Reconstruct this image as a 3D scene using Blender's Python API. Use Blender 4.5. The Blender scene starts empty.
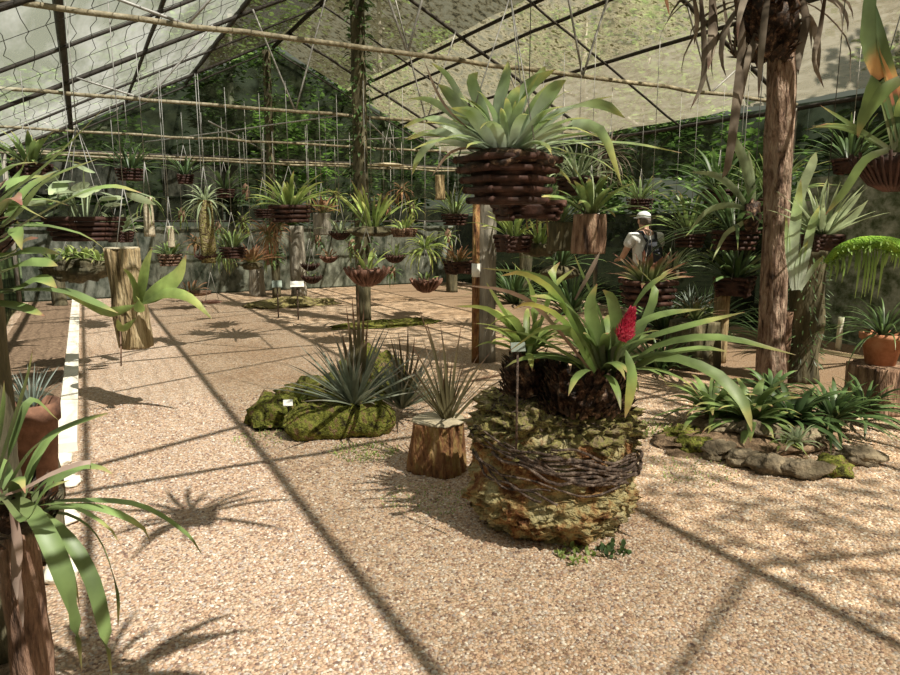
import bpy, math, random
from mathutils import Vector, noise, Matrix
SC = bpy.context.scene
COL = SC.collection
R = math.radians
V = Vector
rnd = random.Random(7)

# ------------------------------------------------------------------ camera
FPX = 670.0
PITCH = math.atan(115.5 / 670)
YAW = R(28.5)
H = 1.6
cam_d = bpy.data.cameras.new('camera'); cam = bpy.data.objects.new('camera', cam_d); COL.objects.link(cam)
cam.location = (0, 0, H); cam.rotation_euler = (math.pi / 2 - PITCH, 0, -YAW)
cam_d.sensor_width = 36; cam_d.lens = FPX / 900 * 36; cam_d.clip_end = 200; cam_d.clip_start = 0.05
SC.camera = cam
SC.view_settings.view_transform = 'Standard'; SC.view_settings.look = 'None'
SC.view_settings.gamma = 1; SC.view_settings.exposure = 0; SC.view_settings.use_curve_mapping = False
FW = V((math.sin(YAW), math.cos(YAW), 0)); RT = V((math.cos(YAW), -math.sin(YAW), 0)); UP = V((0, 0, 1))

def P(x, y, D):                       # point at forward distance D
    u = (x - 450) / FPX; v = (337.5 - y) / FPX
    f = math.cos(PITCH) + v * math.sin(PITCH); z = -math.sin(PITCH) + v * math.cos(PITCH)
    return V((0, 0, H)) + (FW * f + RT * u + UP * z) * (D / f)
def G(x, y, z=0.0):                   # point on a level plane
    p = P(x, y, 1.0) - V((0, 0, H))
    return V((0, 0, H)) + p * ((z - H) / p.z)

# ------------------------------------------------------------------ materials
MATS = {}
def _new(name):
    m = bpy.data.materials.new(name); m.use_nodes = True
    nt = m.node_tree; nt.nodes.clear(); MATS[name] = m
    return m, nt, nt.nodes, nt.links
def _ramp(N, cols):
    r = N.new('ShaderNodeValToRGB'); el = r.color_ramp.elements
    n = len(cols)
    pos = [c[1] if isinstance(c[0], (tuple, list)) else 0.3 + 0.4 * i / max(1, n - 1) for i, c in enumerate(cols)]
    cs = [c[0] if isinstance(c[0], (tuple, list)) else c for c in cols]
    el[0].position = pos[0]; el[0].color = (*cs[0], 1)
    el[1].position = pos[-1]; el[1].color = (*cs[-1], 1)
    for p, c in list(zip(pos, cs))[1:-1]:
        e = el.new(p); e.color = (*c, 1)
    return r
def mat(name, cols, scale=6, rough=.85, bump=.4, bscale=None, stretch=(1, 1, 1), trans=0, detail=6, metal=0, dist=.02, spec=.3, distort=0):
    m, nt, N, L = _new(name)
    tc = N.new('ShaderNodeTexCoord'); mp = N.new('ShaderNodeMapping'); mp.inputs['Scale'].default_value = stretch
    L.new(tc.outputs['Object'], mp.inputs['Vector'])
    nz = N.new('ShaderNodeTexNoise'); nz.inputs['Scale'].default_value = scale; nz.inputs['Detail'].default_value = detail; nz.inputs['Roughness'].default_value = .65
    nz.inputs['Distortion'].default_value = distort
    L.new(mp.outputs[0], nz.inputs['Vector'])
    rp = _ramp(N, cols); L.new(nz.outputs['Fac'], rp.inputs[0])
    b = N.new('ShaderNodeBsdfPrincipled'); b.inputs['Roughness'].default_value = rough; b.inputs['Metallic'].default_value = metal
    b.inputs['Specular IOR Level'].default_value = spec
    L.new(rp.outputs[0], b.inputs['Base Color'])
    if bump:
        n2 = N.new('ShaderNodeTexNoise'); n2.inputs['Scale'].default_value = bscale or scale * 3; n2.inputs['Detail'].default_value = 5
        L.new(mp.outputs[0], n2.inputs['Vector'])
        bp = N.new('ShaderNodeBump'); bp.inputs['Strength'].default_value = bump; bp.inputs['Distance'].default_value = dist
        L.new(n2.outputs['Fac'], bp.inputs['Height']); L.new(bp.outputs[0], b.inputs['Normal'])
    o = N.new('ShaderNodeOutputMaterial')
    if trans:
        t = N.new('ShaderNodeBsdfTranslucent'); L.new(rp.outputs[0], t.inputs['Color'])
        mx = N.new('ShaderNodeMixShader'); mx.inputs[0].default_value = trans
        L.new(b.outputs[0], mx.inputs[1]); L.new(t.outputs[0], mx.inputs[2]); L.new(mx.outputs[0], o.inputs[0])
    else:
        L.new(b.outputs[0], o.inputs[0])
    return m
def leafmat(name, along, var=.45, rough=.45, trans=.28, stripe=None, spec=.5, nscale=5):
    """along: colour ramp from leaf base (0) to tip (1); stripe: colour of a central band"""
    m, nt, N, L = _new(name)
    uv = N.new('ShaderNodeUVMap'); uv.uv_map = 'UVMap'
    sp = N.new('ShaderNodeSeparateXYZ'); L.new(uv.outputs[0], sp.inputs[0])
    rp = _ramp(N, along); rp.color_ramp.interpolation = 'EASE'
    tc = N.new('ShaderNodeTexCoord'); nz = N.new('ShaderNodeTexNoise'); nz.inputs['Scale'].default_value = nscale; nz.inputs['Detail'].default_value = 4
    L.new(tc.outputs['Object'], nz.inputs['Vector'])
    ma = N.new('ShaderNodeMath'); ma.operation = 'MULTIPLY_ADD'; ma.inputs[1].default_value = .3; ma.inputs[2].default_value = -.15
    L.new(nz.outputs['Fac'], ma.inputs[0])
    ad = N.new('ShaderNodeMath'); ad.operation = 'ADD'; L.new(sp.outputs['Y'], ad.inputs[0]); L.new(ma.outputs[0], ad.inputs[1])
    L.new(ad.outputs[0], rp.inputs[0])
    col = rp.outputs[0]
    if stripe:
        w = N.new('ShaderNodeMath'); w.operation = 'SUBTRACT'; w.inputs[1].default_value = .5; L.new(sp.outputs['X'], w.inputs[0])
        a = N.new('ShaderNodeMath'); a.operation = 'ABSOLUTE'; L.new(w.outputs[0], a.inputs[0])
        c = N.new('ShaderNodeMapRange'); c.inputs[1].default_value = .08; c.inputs[2].default_value = .3; c.inputs[3].default_value = 1; c.inputs[4].default_value = 0
        L.new(a.outputs[0], c.inputs[0])
        mc = N.new('ShaderNodeMixRGB'); mc.inputs[2].default_value = (*stripe, 1); L.new(c.outputs[0], mc.inputs[0]); L.new(col, mc.inputs[1]); col = mc.outputs[0]
    hs = N.new('ShaderNodeHueSaturation')
    mv = N.new('ShaderNodeMapRange'); mv.inputs[1].default_value = .3; mv.inputs[2].default_value = .7; mv.inputs[3].default_value = 1 - var; mv.inputs[4].default_value = 1 + var
    L.new(nz.outputs['Fac'], mv.inputs[0]); hs.inputs['Saturation'].default_value = .84; hs.inputs['Hue'].default_value = .482; L.new(mv.outputs[0], hs.inputs['Value']); L.new(col, hs.inputs['Color'])
    b = N.new('ShaderNodeBsdfPrincipled'); b.inputs['Roughness'].default_value = rough; b.inputs['Specular IOR Level'].default_value = spec
    L.new(hs.outputs[0], b.inputs['Base Color'])
    t = N.new('ShaderNodeBsdfTranslucent'); L.new(hs.outputs[0], t.inputs['Color'])
    mx = N.new('ShaderNodeMixShader'); mx.inputs[0].default_value = trans
    o = N.new('ShaderNodeOutputMaterial')
    L.new(b.outputs[0], mx.inputs[1]); L.new(t.outputs[0], mx.inputs[2]); L.new(mx.outputs[0], o.inputs[0])
    return m
def netmat(name, c1, c2, T, scale=25, stretch=(1, 1, 1), trans=.5, tint=(1, 1, 1), speck=.0, sscale=30):
    """woven cloth or film: lets the share T of the light straight through"""
    m, nt, N, L = _new(name)
    tc = N.new('ShaderNodeTexCoord'); mp = N.new('ShaderNodeMapping'); mp.inputs['Scale'].default_value = stretch
    L.new(tc.outputs['Object'], mp.inputs['Vector'])
    nz = N.new('ShaderNodeTexNoise'); nz.inputs['Scale'].default_value = scale; nz.inputs['Detail'].default_value = 5; nz.inputs['Roughness'].default_value = .7
    L.new(mp.outputs[0], nz.inputs['Vector'])
    rp = _ramp(N, [(c1, .38), (c2, .62)]); L.new(nz.outputs['Fac'], rp.inputs[0])
    d = N.new('ShaderNodeBsdfDiffuse'); t = N.new('ShaderNodeBsdfTranslucent')
    L.new(rp.outputs[0], d.inputs[0]); L.new(rp.outputs[0], t.inputs[0])
    mx = N.new('ShaderNodeMixShader'); mx.inputs[0].default_value = trans; L.new(d.outputs[0], mx.inputs[1]); L.new(t.outputs[0], mx.inputs[2])
    tr = N.new('ShaderNodeBsdfTransparent'); tr.inputs[0].default_value = (*tint, 1)
    m2 = N.new('ShaderNodeMixShader'); m2.inputs[0].default_value = 1 - T
    if speck:
        n2 = N.new('ShaderNodeTexNoise'); n2.inputs['Scale'].default_value = sscale; n2.inputs['Detail'].default_value = 3
        L.new(mp.outputs[0], n2.inputs['Vector'])
        r2 = N.new('ShaderNodeMapRange'); r2.inputs[1].default_value = .4; r2.inputs[2].default_value = .6
        r2.inputs[3].default_value = min(1, 1 - T + speck); r2.inputs[4].default_value = max(0, 1 - T - speck)
        L.new(n2.outputs['Fac'], r2.inputs[0]); L.new(r2.outputs[0], m2.inputs[0])
    o = N.new('ShaderNodeOutputMaterial')
    L.new(tr.outputs[0], m2.inputs[1]); L.new(mx.outputs[0], m2.inputs[2]); L.new(m2.outputs[0], o.inputs[0])
    return m
def gravelmat():
    m, nt, N, L = _new('gravel')
    tc = N.new('ShaderNodeTexCoord')
    b = N.new('ShaderNodeBsdfPrincipled'); b.inputs['Roughness'].default_value = .8; b.inputs['Specular IOR Level'].default_value = .25
    vo = N.new('ShaderNodeTexVoronoi'); vo.inputs['Scale'].default_value = 75; vo.inputs['Randomness'].default_value = 1
    L.new(tc.outputs['Object'], vo.inputs['Vector'])
    sp = N.new('ShaderNodeSeparateColor'); L.new(vo.outputs['Color'], sp.inputs[0])
    rp = _ramp(N, [((.22, .14, .10), 0), ((.36, .23, .15), .12), ((.52, .35, .225), .3), ((.58, .42, .285), .5), ((.64, .51, .37), .7), ((.46, .37, .31), .82), ((.78, .69, .56), 1)])
    L.new(sp.outputs[0], rp.inputs[0])
    # gaps between the pebbles are a darker brown
    ed = N.new('ShaderNodeMapRange'); ed.inputs[1].default_value = .45; ed.inputs[2].default_value = .85
    L.new(vo.outputs['Distance'], ed.inputs[0])
    mx = N.new('ShaderNodeMixRGB'); mx.inputs[2].default_value = (.34, .25, .17, 1); L.new(ed.outputs[0], mx.inputs[0]); L.new(rp.outputs[0], mx.inputs[1])
    # broad patches of finer, browner litter
    nz = N.new('ShaderNodeTexNoise'); nz.inputs['Scale'].default_value = .9; nz.inputs['Detail'].default_value = 5; L.new(tc.outputs['Object'], nz.inputs['Vector'])
    r2 = _ramp(N, [((.84, .79, .74), .33), ((1, 1, 1), .55)]); L.new(nz.outputs['Fac'], r2.inputs[0])
    m3 = N.new('ShaderNodeMixRGB'); m3.blend_type = 'MULTIPLY'; m3.inputs[0].default_value = 1; L.new(mx.outputs[0], m3.inputs[1]); L.new(r2.outputs[0], m3.inputs[2])
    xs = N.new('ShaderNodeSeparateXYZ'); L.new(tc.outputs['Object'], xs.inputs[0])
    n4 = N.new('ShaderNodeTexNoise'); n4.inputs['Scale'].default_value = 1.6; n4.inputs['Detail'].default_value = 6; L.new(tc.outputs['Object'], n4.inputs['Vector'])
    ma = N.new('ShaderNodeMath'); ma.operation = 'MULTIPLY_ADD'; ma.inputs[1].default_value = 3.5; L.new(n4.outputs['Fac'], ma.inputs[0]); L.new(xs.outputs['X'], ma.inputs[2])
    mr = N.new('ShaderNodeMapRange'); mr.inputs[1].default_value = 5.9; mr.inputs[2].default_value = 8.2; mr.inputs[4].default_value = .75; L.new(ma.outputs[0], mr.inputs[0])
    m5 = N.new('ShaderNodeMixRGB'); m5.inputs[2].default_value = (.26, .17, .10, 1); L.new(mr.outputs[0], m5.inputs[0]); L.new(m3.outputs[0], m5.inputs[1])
    L.new(m5.outputs[0], b.inputs['Base Color'])
    iv = N.new('ShaderNodeMath'); iv.operation = 'SUBTRACT'; iv.inputs[0].default_value = 1; L.new(vo.outputs['Distance'], iv.inputs[1])
    bp = N.new('ShaderNodeBump'); bp.inputs['Strength'].default_value = .8; bp.inputs['Distance'].default_value = .012
    L.new(iv.outputs[0], bp.inputs['Height']); L.new(bp.outputs[0], b.inputs['Normal'])
    o = N.new('ShaderNodeOutputMaterial'); L.new(b.outputs[0], o.inputs[0])
    return m
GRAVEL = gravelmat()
M_SOIL = mat('soil', [(.10, .065, .04), (.24, .16, .10), (.38, .27, .17)], 30, bump=.8, dist=.03)
M_CONC = mat('pale_concrete', [(.62, .55, .42), (.80, .74, .60), (.88, .83, .70)], 4, bump=.3, bscale=50, dist=.006)
M_BARK = mat('brown_bark', [((.04, .022, .015), .32), ((.22, .13, .085), .48), ((.34, .23, .16), .6), ((.46, .34, .25), .72)], 14, bump=1, bscale=30, stretch=(1, 1, .2), dist=.07)
M_BARK_PALE = mat('pale_bark', [((.07, .045, .02), .34), ((.33, .24, .12), .46), ((.50, .39, .22), .58), ((.68, .57, .38), .7)], 22, bump=1, bscale=34, stretch=(1, 1, .12), dist=.08)
M_BARK_RED = mat('red_brown_bark', [((.06, .025, .012), .34), ((.27, .13, .06), .48), ((.33, .22, .08), .58), ((.42, .28, .16), .7)], 16, bump=1, bscale=34, stretch=(1, 1, .3), dist=.07)
M_BARK_DARK = mat('dark_mossy_bark', [(.03, .028, .018), (.09, .08, .045), (.20, .17, .10)], 7, bump=1, bscale=26, stretch=(1, 1, .25), dist=.03)
M_BARK_GREY = mat('grey_bark', [(.10, .09, .075), (.25, .23, .19), (.40, .37, .31)], 10, bump=1, bscale=26, stretch=(1, 1, .2), dist=.03)
M_TRUNK = mat('pinkish_trunk', [((.035, .02, .015), .34), ((.17, .105, .075), .42), ((.29, .20, .15), .52), ((.44, .345, .27), .68)], 17, bump=1, bscale=26, stretch=(1, 1, .28), dist=.09, distort=1.2)
M_CUT = mat('cut_wood', [(.30, .26, .18), (.50, .43, .30), (.36, .34, .27)], 14, bump=.5, stretch=(1, 1, 1))
M_SLAT = mat('dark_red_slats', [(.015, .008, .006), (.05, .022, .016), (.12, .058, .042)], 9, rough=.7, bump=.6, bscale=40, dist=.008)
M_SLAT2 = mat('brown_slats', [(.05, .022, .015), (.17, .085, .06), (.32, .18, .135)], 9, rough=.7, bump=.6, bscale=40, dist=.008)
M_MOSS = mat('moss', [((.018, .016, .01), .33), ((.07, .065, .022), .41), ((.14, .155, .03), .48), ((.22, .23, .05), .54), ((.19, .125, .065), .6), ((.30, .24, .15), .72)], 17, rough=1, bump=1, bscale=60, dist=.03, spec=.1)
M_MOSS_B = mat('bright_moss', [(.06, .12, .02), (.16, .30, .04), (.28, .42, .06)], 12, rough=1, bump=1, bscale=60, dist=.03, spec=.1)
M_LICHEN = mat('lichen_mound', [((.03, .025, .015), .33), ((.15, .11, .06), .42), ((.30, .28, .10), .5), ((.24, .18, .11), .57), ((.42, .36, .22), .68)], 18, rough=1, bump=1, bscale=50, dist=.03, spec=.1)
M_TUFA = mat('crumbly_tan_crust', [((.06, .03, .018), .33), ((.24, .11, .05), .41), ((.38, .25, .11), .47), ((.42, .36, .18), .53), ((.52, .46, .27), .62), ((.30, .16, .08), .72)], 6.5, rough=1, bump=1, bscale=38, dist=.05, spec=.1, detail=8)
M_STRAND = mat('weathered_bark_strands', [((.02, .015, .012), .35), ((.10, .07, .055), .5), ((.26, .20, .16), .65)], 30, bump=.8)
M_SHEATH = mat('dead_leaf_sheaths', [((.01, .007, .005), .35), ((.035, .018, .012), .5), ((.14, .08, .05), .6), ((.50, .37, .25), .72)], 22, rough=.55, bump=.5)
M_TERRA_SHADED = mat('shaded_terracotta', [(.06, .03, .02), (.20, .10, .06), (.36, .19, .12)], 6, bump=.4, bscale=30, dist=.01)  # darker copy of the terracotta, shade on the left pot put into its colour
M_TERRA = mat('terracotta', [(.30, .12, .06), (.50, .22, .12), (.60, .32, .20)], 7, bump=.3, bscale=40, dist=.005)
M_WIRE = mat('rusty_wire', [(.20, .19, .17), (.42, .41, .38)], 30, rough=.6, bump=0, metal=.4)
M_DWIRE = mat('dark_wire', [(.02, .02, .018), (.06, .055, .045)], 30, rough=.6, bump=0)
M_PIPE_D = mat('dark_weathered_steel', [(.018, .016, .013), (.06, .05, .04)], 20, rough=.7, bump=.2, metal=.2)
M_PIPE_L = mat('pale_weathered_wood', [(.10, .085, .05), (.24, .205, .13), (.38, .34, .25)], 12, rough=.8, bump=.5)
M_WHITE = mat('white_plastic', [(.78, .78, .74), (.86, .86, .82)], 10, rough=.5, bump=0)
M_GREYTAG = mat('grey_tag', [(.20, .25, .22), (.28, .33, .29)], 10, rough=.8, bump=0)
M_STONE = mat('grey_brown_stone', [(.06, .05, .035), (.17, .135, .09), (.33, .27, .18)], 9, bump=1, bscale=30, dist=.03)
M_FLOWER = mat('red_flower', [(.34, .02, .05), (.62, .05, .12), (.78, .22, .28)], 40, rough=.5, bump=.3, trans=.2)
L_BROM = leafmat('mid_green_leaf', [((.14, .17, .06), 0), ((.12, .22, .045), .35), ((.17, .31, .06), .75), ((.38, .38, .09), .95), ((.35, .18, .07), 1)])
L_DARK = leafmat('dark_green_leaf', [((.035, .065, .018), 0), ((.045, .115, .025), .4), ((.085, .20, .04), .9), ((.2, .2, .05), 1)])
L_LIME = leafmat('lime_leaf', [((.16, .26, .05), 0), ((.25, .42, .06), .5), ((.42, .52, .10), .9), ((.40, .24, .10), 1)], trans=.4)
L_SILV = leafmat('silver_green_leaf', [((.52, .60, .48), 0), ((.42, .55, .36), .35), ((.28, .45, .15), .7), ((.45, .52, .12), .95), ((.4, .3, .12), 1)], rough=.4, trans=.35)
L_PALE = leafmat('pale_green_leaf', [((.22, .30, .14), 0), ((.34, .46, .24), .5), ((.42, .55, .26), 1)], trans=.4)
L_YTIP = leafmat('yellow_tipped_leaf', [((.15, .30, .05), 0), ((.22, .42, .06), .3), ((.50, .55, .08), .65), ((.75, .62, .12), .85), ((.6, .4, .2), 1)], trans=.4)
L_ORNG = leafmat('orange_patched_leaf', [((.05, .13, .03), 0), ((.06, .15, .03), .28), ((.40, .14, .03), .34), ((.62, .36, .04), .5), ((.10, .18, .04), .60), ((.05, .12, .03), 1)], trans=.3)
L_BROWN = leafmat('brown_dead_leaf', [((.20, .13, .08), 0), ((.34, .25, .17), .5), ((.42, .33, .24), 1)], rough=.8, trans=.2, spec=.1)
L_DEAD = leafmat('grey_brown_dead_leaf', [((.05, .035, .02), 0), ((.13, .105, .07), .4), ((.21, .18, .13), .8), ((.12, .07, .045), 1)], rough=.8, trans=.15, spec=.1)
L_GREYS = leafmat('grey_spiky_leaf', [((.20, .24, .15), 0), ((.20, .26, .18), .5), ((.28, .25, .20), 1)], rough=.6)
L_BRSPK = leafmat('olive_brown_spiky_leaf', [((.15, .14, .045), 0), ((.13, .12, .04), .5), ((.20, .11, .05), 1)], rough=.75)
L_REDG = leafmat('red_green_leaf', [((.10, .18, .04), 0), ((.16, .22, .06), .4), ((.30, .12, .06), 1)])
L_ORBR = leafmat('orange_brown_leaf', [((.16, .20, .05), 0), ((.36, .22, .06), .5), ((.45, .20, .08), 1)], trans=.35)
L_TILL = leafmat('silver_grey_leaf', [((.18, .24, .19), 0), ((.30, .37, .32), 1)], rough=.7)
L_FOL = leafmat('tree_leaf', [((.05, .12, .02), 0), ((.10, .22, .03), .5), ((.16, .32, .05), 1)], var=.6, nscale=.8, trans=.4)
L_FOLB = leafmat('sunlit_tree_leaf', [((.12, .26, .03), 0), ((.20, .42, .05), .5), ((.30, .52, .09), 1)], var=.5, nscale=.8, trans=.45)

# ------------------------------------------------------------------ mesh builder
class MB:
    def __init__(s, off=None): s.v = []; s.f = []; s.uv = {}; s.off = V(off) if off is not None else V((0, 0, 0))
    def add(s, verts, faces, uvs=None):
        n = len(s.v); s.v += [V(p) for p in verts]
        for i, f in enumerate(faces):
            if uvs: s.uv[len(s.f)] = [uvs[k] for k in f]
            s.f.append(tuple(n + k for k in f))
        return s
    def build(s, name, m, parent=None, smooth=True, label=None, kind=None):
        me = bpy.data.meshes.new(name)
        me.from_pydata([tuple(p - s.off) for p in s.v], [], s.f); me.update()
        if smooth: me.polygons.foreach_set('use_smooth', [True] * len(me.polygons))
        if s.uv:
            ul = me.uv_layers.new(name='UVMap')
            for p in me.polygons:
                u = s.uv.get(p.index)
                if u:
                    for li, c in zip(p.loop_indices, u): ul.data[li].uv = c
        me.materials.append(m)
        o = bpy.data.objects.new(name, me); COL.objects.link(o)
        if parent is not None: o.parent = parent
        if label: o['label'] = label
        if kind: o['kind'] = kind
        return o
    def box(s, c, d, rot=None):
        c = V(c); x, y, z = d[0] / 2, d[1] / 2, d[2] / 2
        M = rot or Matrix.Identity(3)
        vs = [c + M @ V((a * x, b * y, e * z)) for a in (-1, 1) for b in (-1, 1) for e in (-1, 1)]
        return s.add(vs, [(0, 1, 3, 2), (4, 6, 7, 5), (0, 4, 5, 1), (2, 3, 7, 6), (0, 2, 6, 4), (1, 5, 7, 3)])
    def tube(s, pts, r, n=8, caps=True):
        pts = [V(p) for p in pts]; k = len(pts)
        rs = r if isinstance(r, (list, tuple)) else [r] * k
        vs = []; prev = None
        for i, p in enumerate(pts):
            t = (pts[min(i + 1, k - 1)] - pts[max(i - 1, 0)])
            if t.length < 1e-9: t = V((0, 0, 1))
            t.normalize()
            a = prev if prev is not None else (UP if abs(t.z) < .9 else V((1, 0, 0)))
            a = (a - t * a.dot(t)); a.normalize(); prev = a; b = t.cross(a)
            for j in range(n):
                an = 2 * math.pi * j / n
                vs.append(p + (a * math.cos(an) + b * math.sin(an)) * rs[i])
        fs = [(i * n + j, i * n + (j + 1) % n, (i + 1) * n + (j + 1) % n, (i + 1) * n + j) for i in range(k - 1) for j in range(n)]
        if caps: fs += [tuple(reversed(range(n))), tuple((k - 1) * n + j for j in range(n))]
        return s.add(vs, fs)
    def log(s, base, r, h, amp=.06, seed=0, segs=48, rows=18, top=1.0, lean=(0, 0), ridges=9, ramp=.05, prof=None, capz=0.0):
        """rough upright log; amp and ramp are shares of the radius"""
        base = V(base); vs = []
        for i in range(rows + 1):
            t = i / rows; z = h * t
            rr = r * (1 + (top - 1) * t) * (prof(t) if prof else 1)
            for j in range(segs):
                a = 2 * math.pi * j / segs; c, sn = math.cos(a), math.sin(a)
                q = V((c * 1.3 + seed * 3.1, sn * 1.3, z / r * .35))
                d = 1 + amp * noise.noise(q) * 2 + ramp * noise.noise(V((c * ridges / 2 + seed, sn * ridges / 2, z / r * .5 + 9)))
                vs.append(base + V((c * rr * d + lean[0] * t, sn * rr * d + lean[1] * t, z)))
        fs = [(i * segs + j, i * segs + (j + 1) % segs, (i + 1) * segs + (j + 1) % segs, (i + 1) * segs + j) for i in range(rows) for j in range(segs)]
        n = len(vs)
        vs.append(base + V((lean[0], lean[1], h + capz))); vs.append(base)
        fs += [(rows * segs + j, rows * segs + (j + 1) % segs, n) for j in range(segs)]
        fs += [((j + 1) % segs, j, n + 1) for j in range(segs)]
        return s.add(vs, fs)
    def blob(s, c, rad, amp=.2, freq=2.0, seed=0, nu=28, nv=16, flat=None, amp2=.0):
        c = V(c); vs = []
        for i in range(nv + 1):
            th = math.pi * i / nv
            for j in range(nu):
                ph = 2 * math.pi * j / nu
                d = V((math.sin(th) * math.cos(ph), math.sin(th) * math.sin(ph), math.cos(th)))
                k = 1 + amp * noise.noise(d * freq + V((seed * 7.3, 0, 0))) + amp2 * noise.noise(d * freq * 4 + V((seed * 3.3, 5, 0)))
                p = V((d.x * rad[0] * k, d.y * rad[1] * k, d.z * rad[2] * k))
                if flat is not None: p.z = max(p.z, flat)
                vs.append(c + p)
        fs = [(i * nu + j, (i + 1) * nu + j, (i + 1) * nu + (j + 1) % nu, i * nu + (j + 1) % nu) for i in range(nv) for j in range(nu)]
        return s.add(vs, fs)
    def ribbon(s, pts, W, side=None, fold=.25, twist=0.0, prof='strap', n=10, base=.55):
        pts = [V(p) for p in pts]
        if len(pts) < n: pts = resample(pts, n)
        k = len(pts); vs = []; uvs = []
        for i, p in enumerate(pts):
            t = i / (k - 1)
            tg = (pts[min(i + 1, k - 1)] - pts[max(i - 1, 0)]).normalized()
            sd = side if side is not None else tg.cross(UP)
            sd = sd - tg * sd.dot(tg)
            if sd.length < .05: sd = RT - tg * RT.dot(tg)
            sd = sd.normalized()
            if twist: sd = Matrix.Rotation(twist * (.4 + .6 * t), 3, tg) @ sd
            nm = sd.cross(tg)
            if prof == 'strap': w = (base + (1 - base) * min(1, t * 2.5)) * (1 - t ** 5) ** .9 * (1 if t < .75 else 1 - (t - .75) * 1.1)
            elif prof == 'lance': w = max(.08, math.sin(math.pi * min(1, t ** .75)) ** .8)
            elif prof == 'blade': w = (1 - t ** 1.6) * (base + (1 - base) * min(1, t * 4))
            else: w = 1 - t * .9
            w = max(w, .03) * W / 2
            vs += [p - sd * w, p - nm * fold * w, p + sd * w]; uvs += [(0, t), (.5, t), (1, t)]
        fs = []
        for i in range(k - 1):
            a = i * 3; fs += [(a, a + 1, a + 4, a + 3), (a + 1, a + 2, a + 5, a + 4)]
        return s.add(vs, fs, uvs)
    def rosette(s, base, n, L, W, hi=80, lo=15, droop=70, rn=rnd, prof='strap', fold=.3, rad=.02, jit=.25, zup=0.0, az0=0.0, azr=None, tw=.25):
        base = V(base)
        for i in range(n):
            f = i / max(1, n - 1)
            az = az0 + i * 2.39996 + rn.uniform(-.3, .3)
            if azr: az = azr[0] + (azr[1] - azr[0]) * rn.random()
            el = R(hi + (lo - hi) * f + rn.uniform(-9, 9)); l = L * (.72 + .28 * f) * (1 + rn.uniform(-jit, jit * .6))
            d = V((math.cos(az), math.sin(az), 0)); side = V((-math.sin(az), math.cos(az), 0))
            p = base + d * rad + UP * (zup * (1 - f)); pts = [p]; st = 9; cur = rn.uniform(-.25, .25)
            for k in range(st):
                e = el - R(droop) * ((k + .5) / st) ** 1.6 * (.7 + .6 * rn.random() * .5 + .2)
                dd = (d + side * cur * (k / st)).normalized()
                p = p + (dd * math.cos(e) + UP * math.sin(e)) * (l / st); pts.append(p)
            s.ribbon(pts, W * rn.uniform(.8, 1.15), side, fold, rn.uniform(-tw, tw) * 2, prof)
        return s
def resample(pts, n):
    if len(pts) == 2: return [pts[0].lerp(pts[1], i / (n - 1)) for i in range(n)]
    e = [pts[0] * 2 - pts[1]] + pts + [pts[-1] * 2 - pts[-2]]
    out = []; m = len(pts) - 1
    for i in range(n):
        t = i / (n - 1) * m; k = min(int(t), m - 1); u = t - k
        a, b, c, d = e[k], e[k + 1], e[k + 2], e[k + 3]
        out.append(.5 * ((2 * b) + (c - a) * u + (2 * a - 5 * b + 4 * c - d) * u * u + (3 * b - a - 3 * c + d) * u ** 3))
    return out
def thing(name, label, cat, loc, group=None):
    o = bpy.data.objects.new(name, None); COL.objects.link(o); o.empty_display_size = .1
    o.location = loc; o['label'] = label; o['category'] = cat
    if group: o['group'] = group
    return o
def tag(o, label, cat, group=None, kind=None):
    o['label'] = label; o['category'] = cat
    if group: o['group'] = group
    if kind: o['kind'] = kind
    return o
def leafpx(mb, pts, W, face=0, **k):
    pts = [P(*q) for q in pts]
    if face:
        d = (pts[-1] - pts[0]).normalized(); k['side'] = (d.cross(FW).normalized() + FW * (.45 * face)).normalized()
    mb.ribbon(pts, W, **k)
# ------------------------------------------------------------------ the setting
def plane(name, x0, x1, y0, y1, z, m, nx=1, ny=1, bumpf=None):
    mb = MB(); vs = []; 
    for j in range(ny + 1):
        for i in range(nx + 1):
            x = x0 + (x1 - x0) * i / nx; y = y0 + (y1 - y0) * j / ny
            vs.append((x, y, z + (bumpf(x, y) if bumpf else 0)))
    fs = [(j * (nx + 1) + i, j * (nx + 1) + i + 1, (j + 1) * (nx + 1) + i + 1, (j + 1) * (nx + 1) + i) for j in range(ny) for i in range(nx)]
    mb.add(vs, fs); return mb.build(name, m, kind='structure')
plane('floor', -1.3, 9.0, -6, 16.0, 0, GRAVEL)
M_UNDER = mat('dark_undergrowth', [(.015, .022, .01), (.05, .07, .025), (.10, .11, .05)], 2, bump=.6, bscale=20)  # dark green and brown growth on the ground outside
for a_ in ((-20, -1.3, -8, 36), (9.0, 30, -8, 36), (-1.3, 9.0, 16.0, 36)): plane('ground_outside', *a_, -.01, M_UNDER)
# planting bed of soil to the left of the kerb
plane('trim_1', -1.05, -.30, -2, 15.8, .012, M_SOIL, 10, 120, lambda x, y: .018 * noise.noise(V((x * 3, y * 3, 0))))
mb = MB(); y = 5.25
while y < 15.7:
    l = min(1.2, 15.75 - y); mb.box((-.215, y + l / 2, .03), (.13, l - .012, .075)); y += 1.2
mb.build('trim_2', M_CONC, smooth=False, kind='structure')

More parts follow.
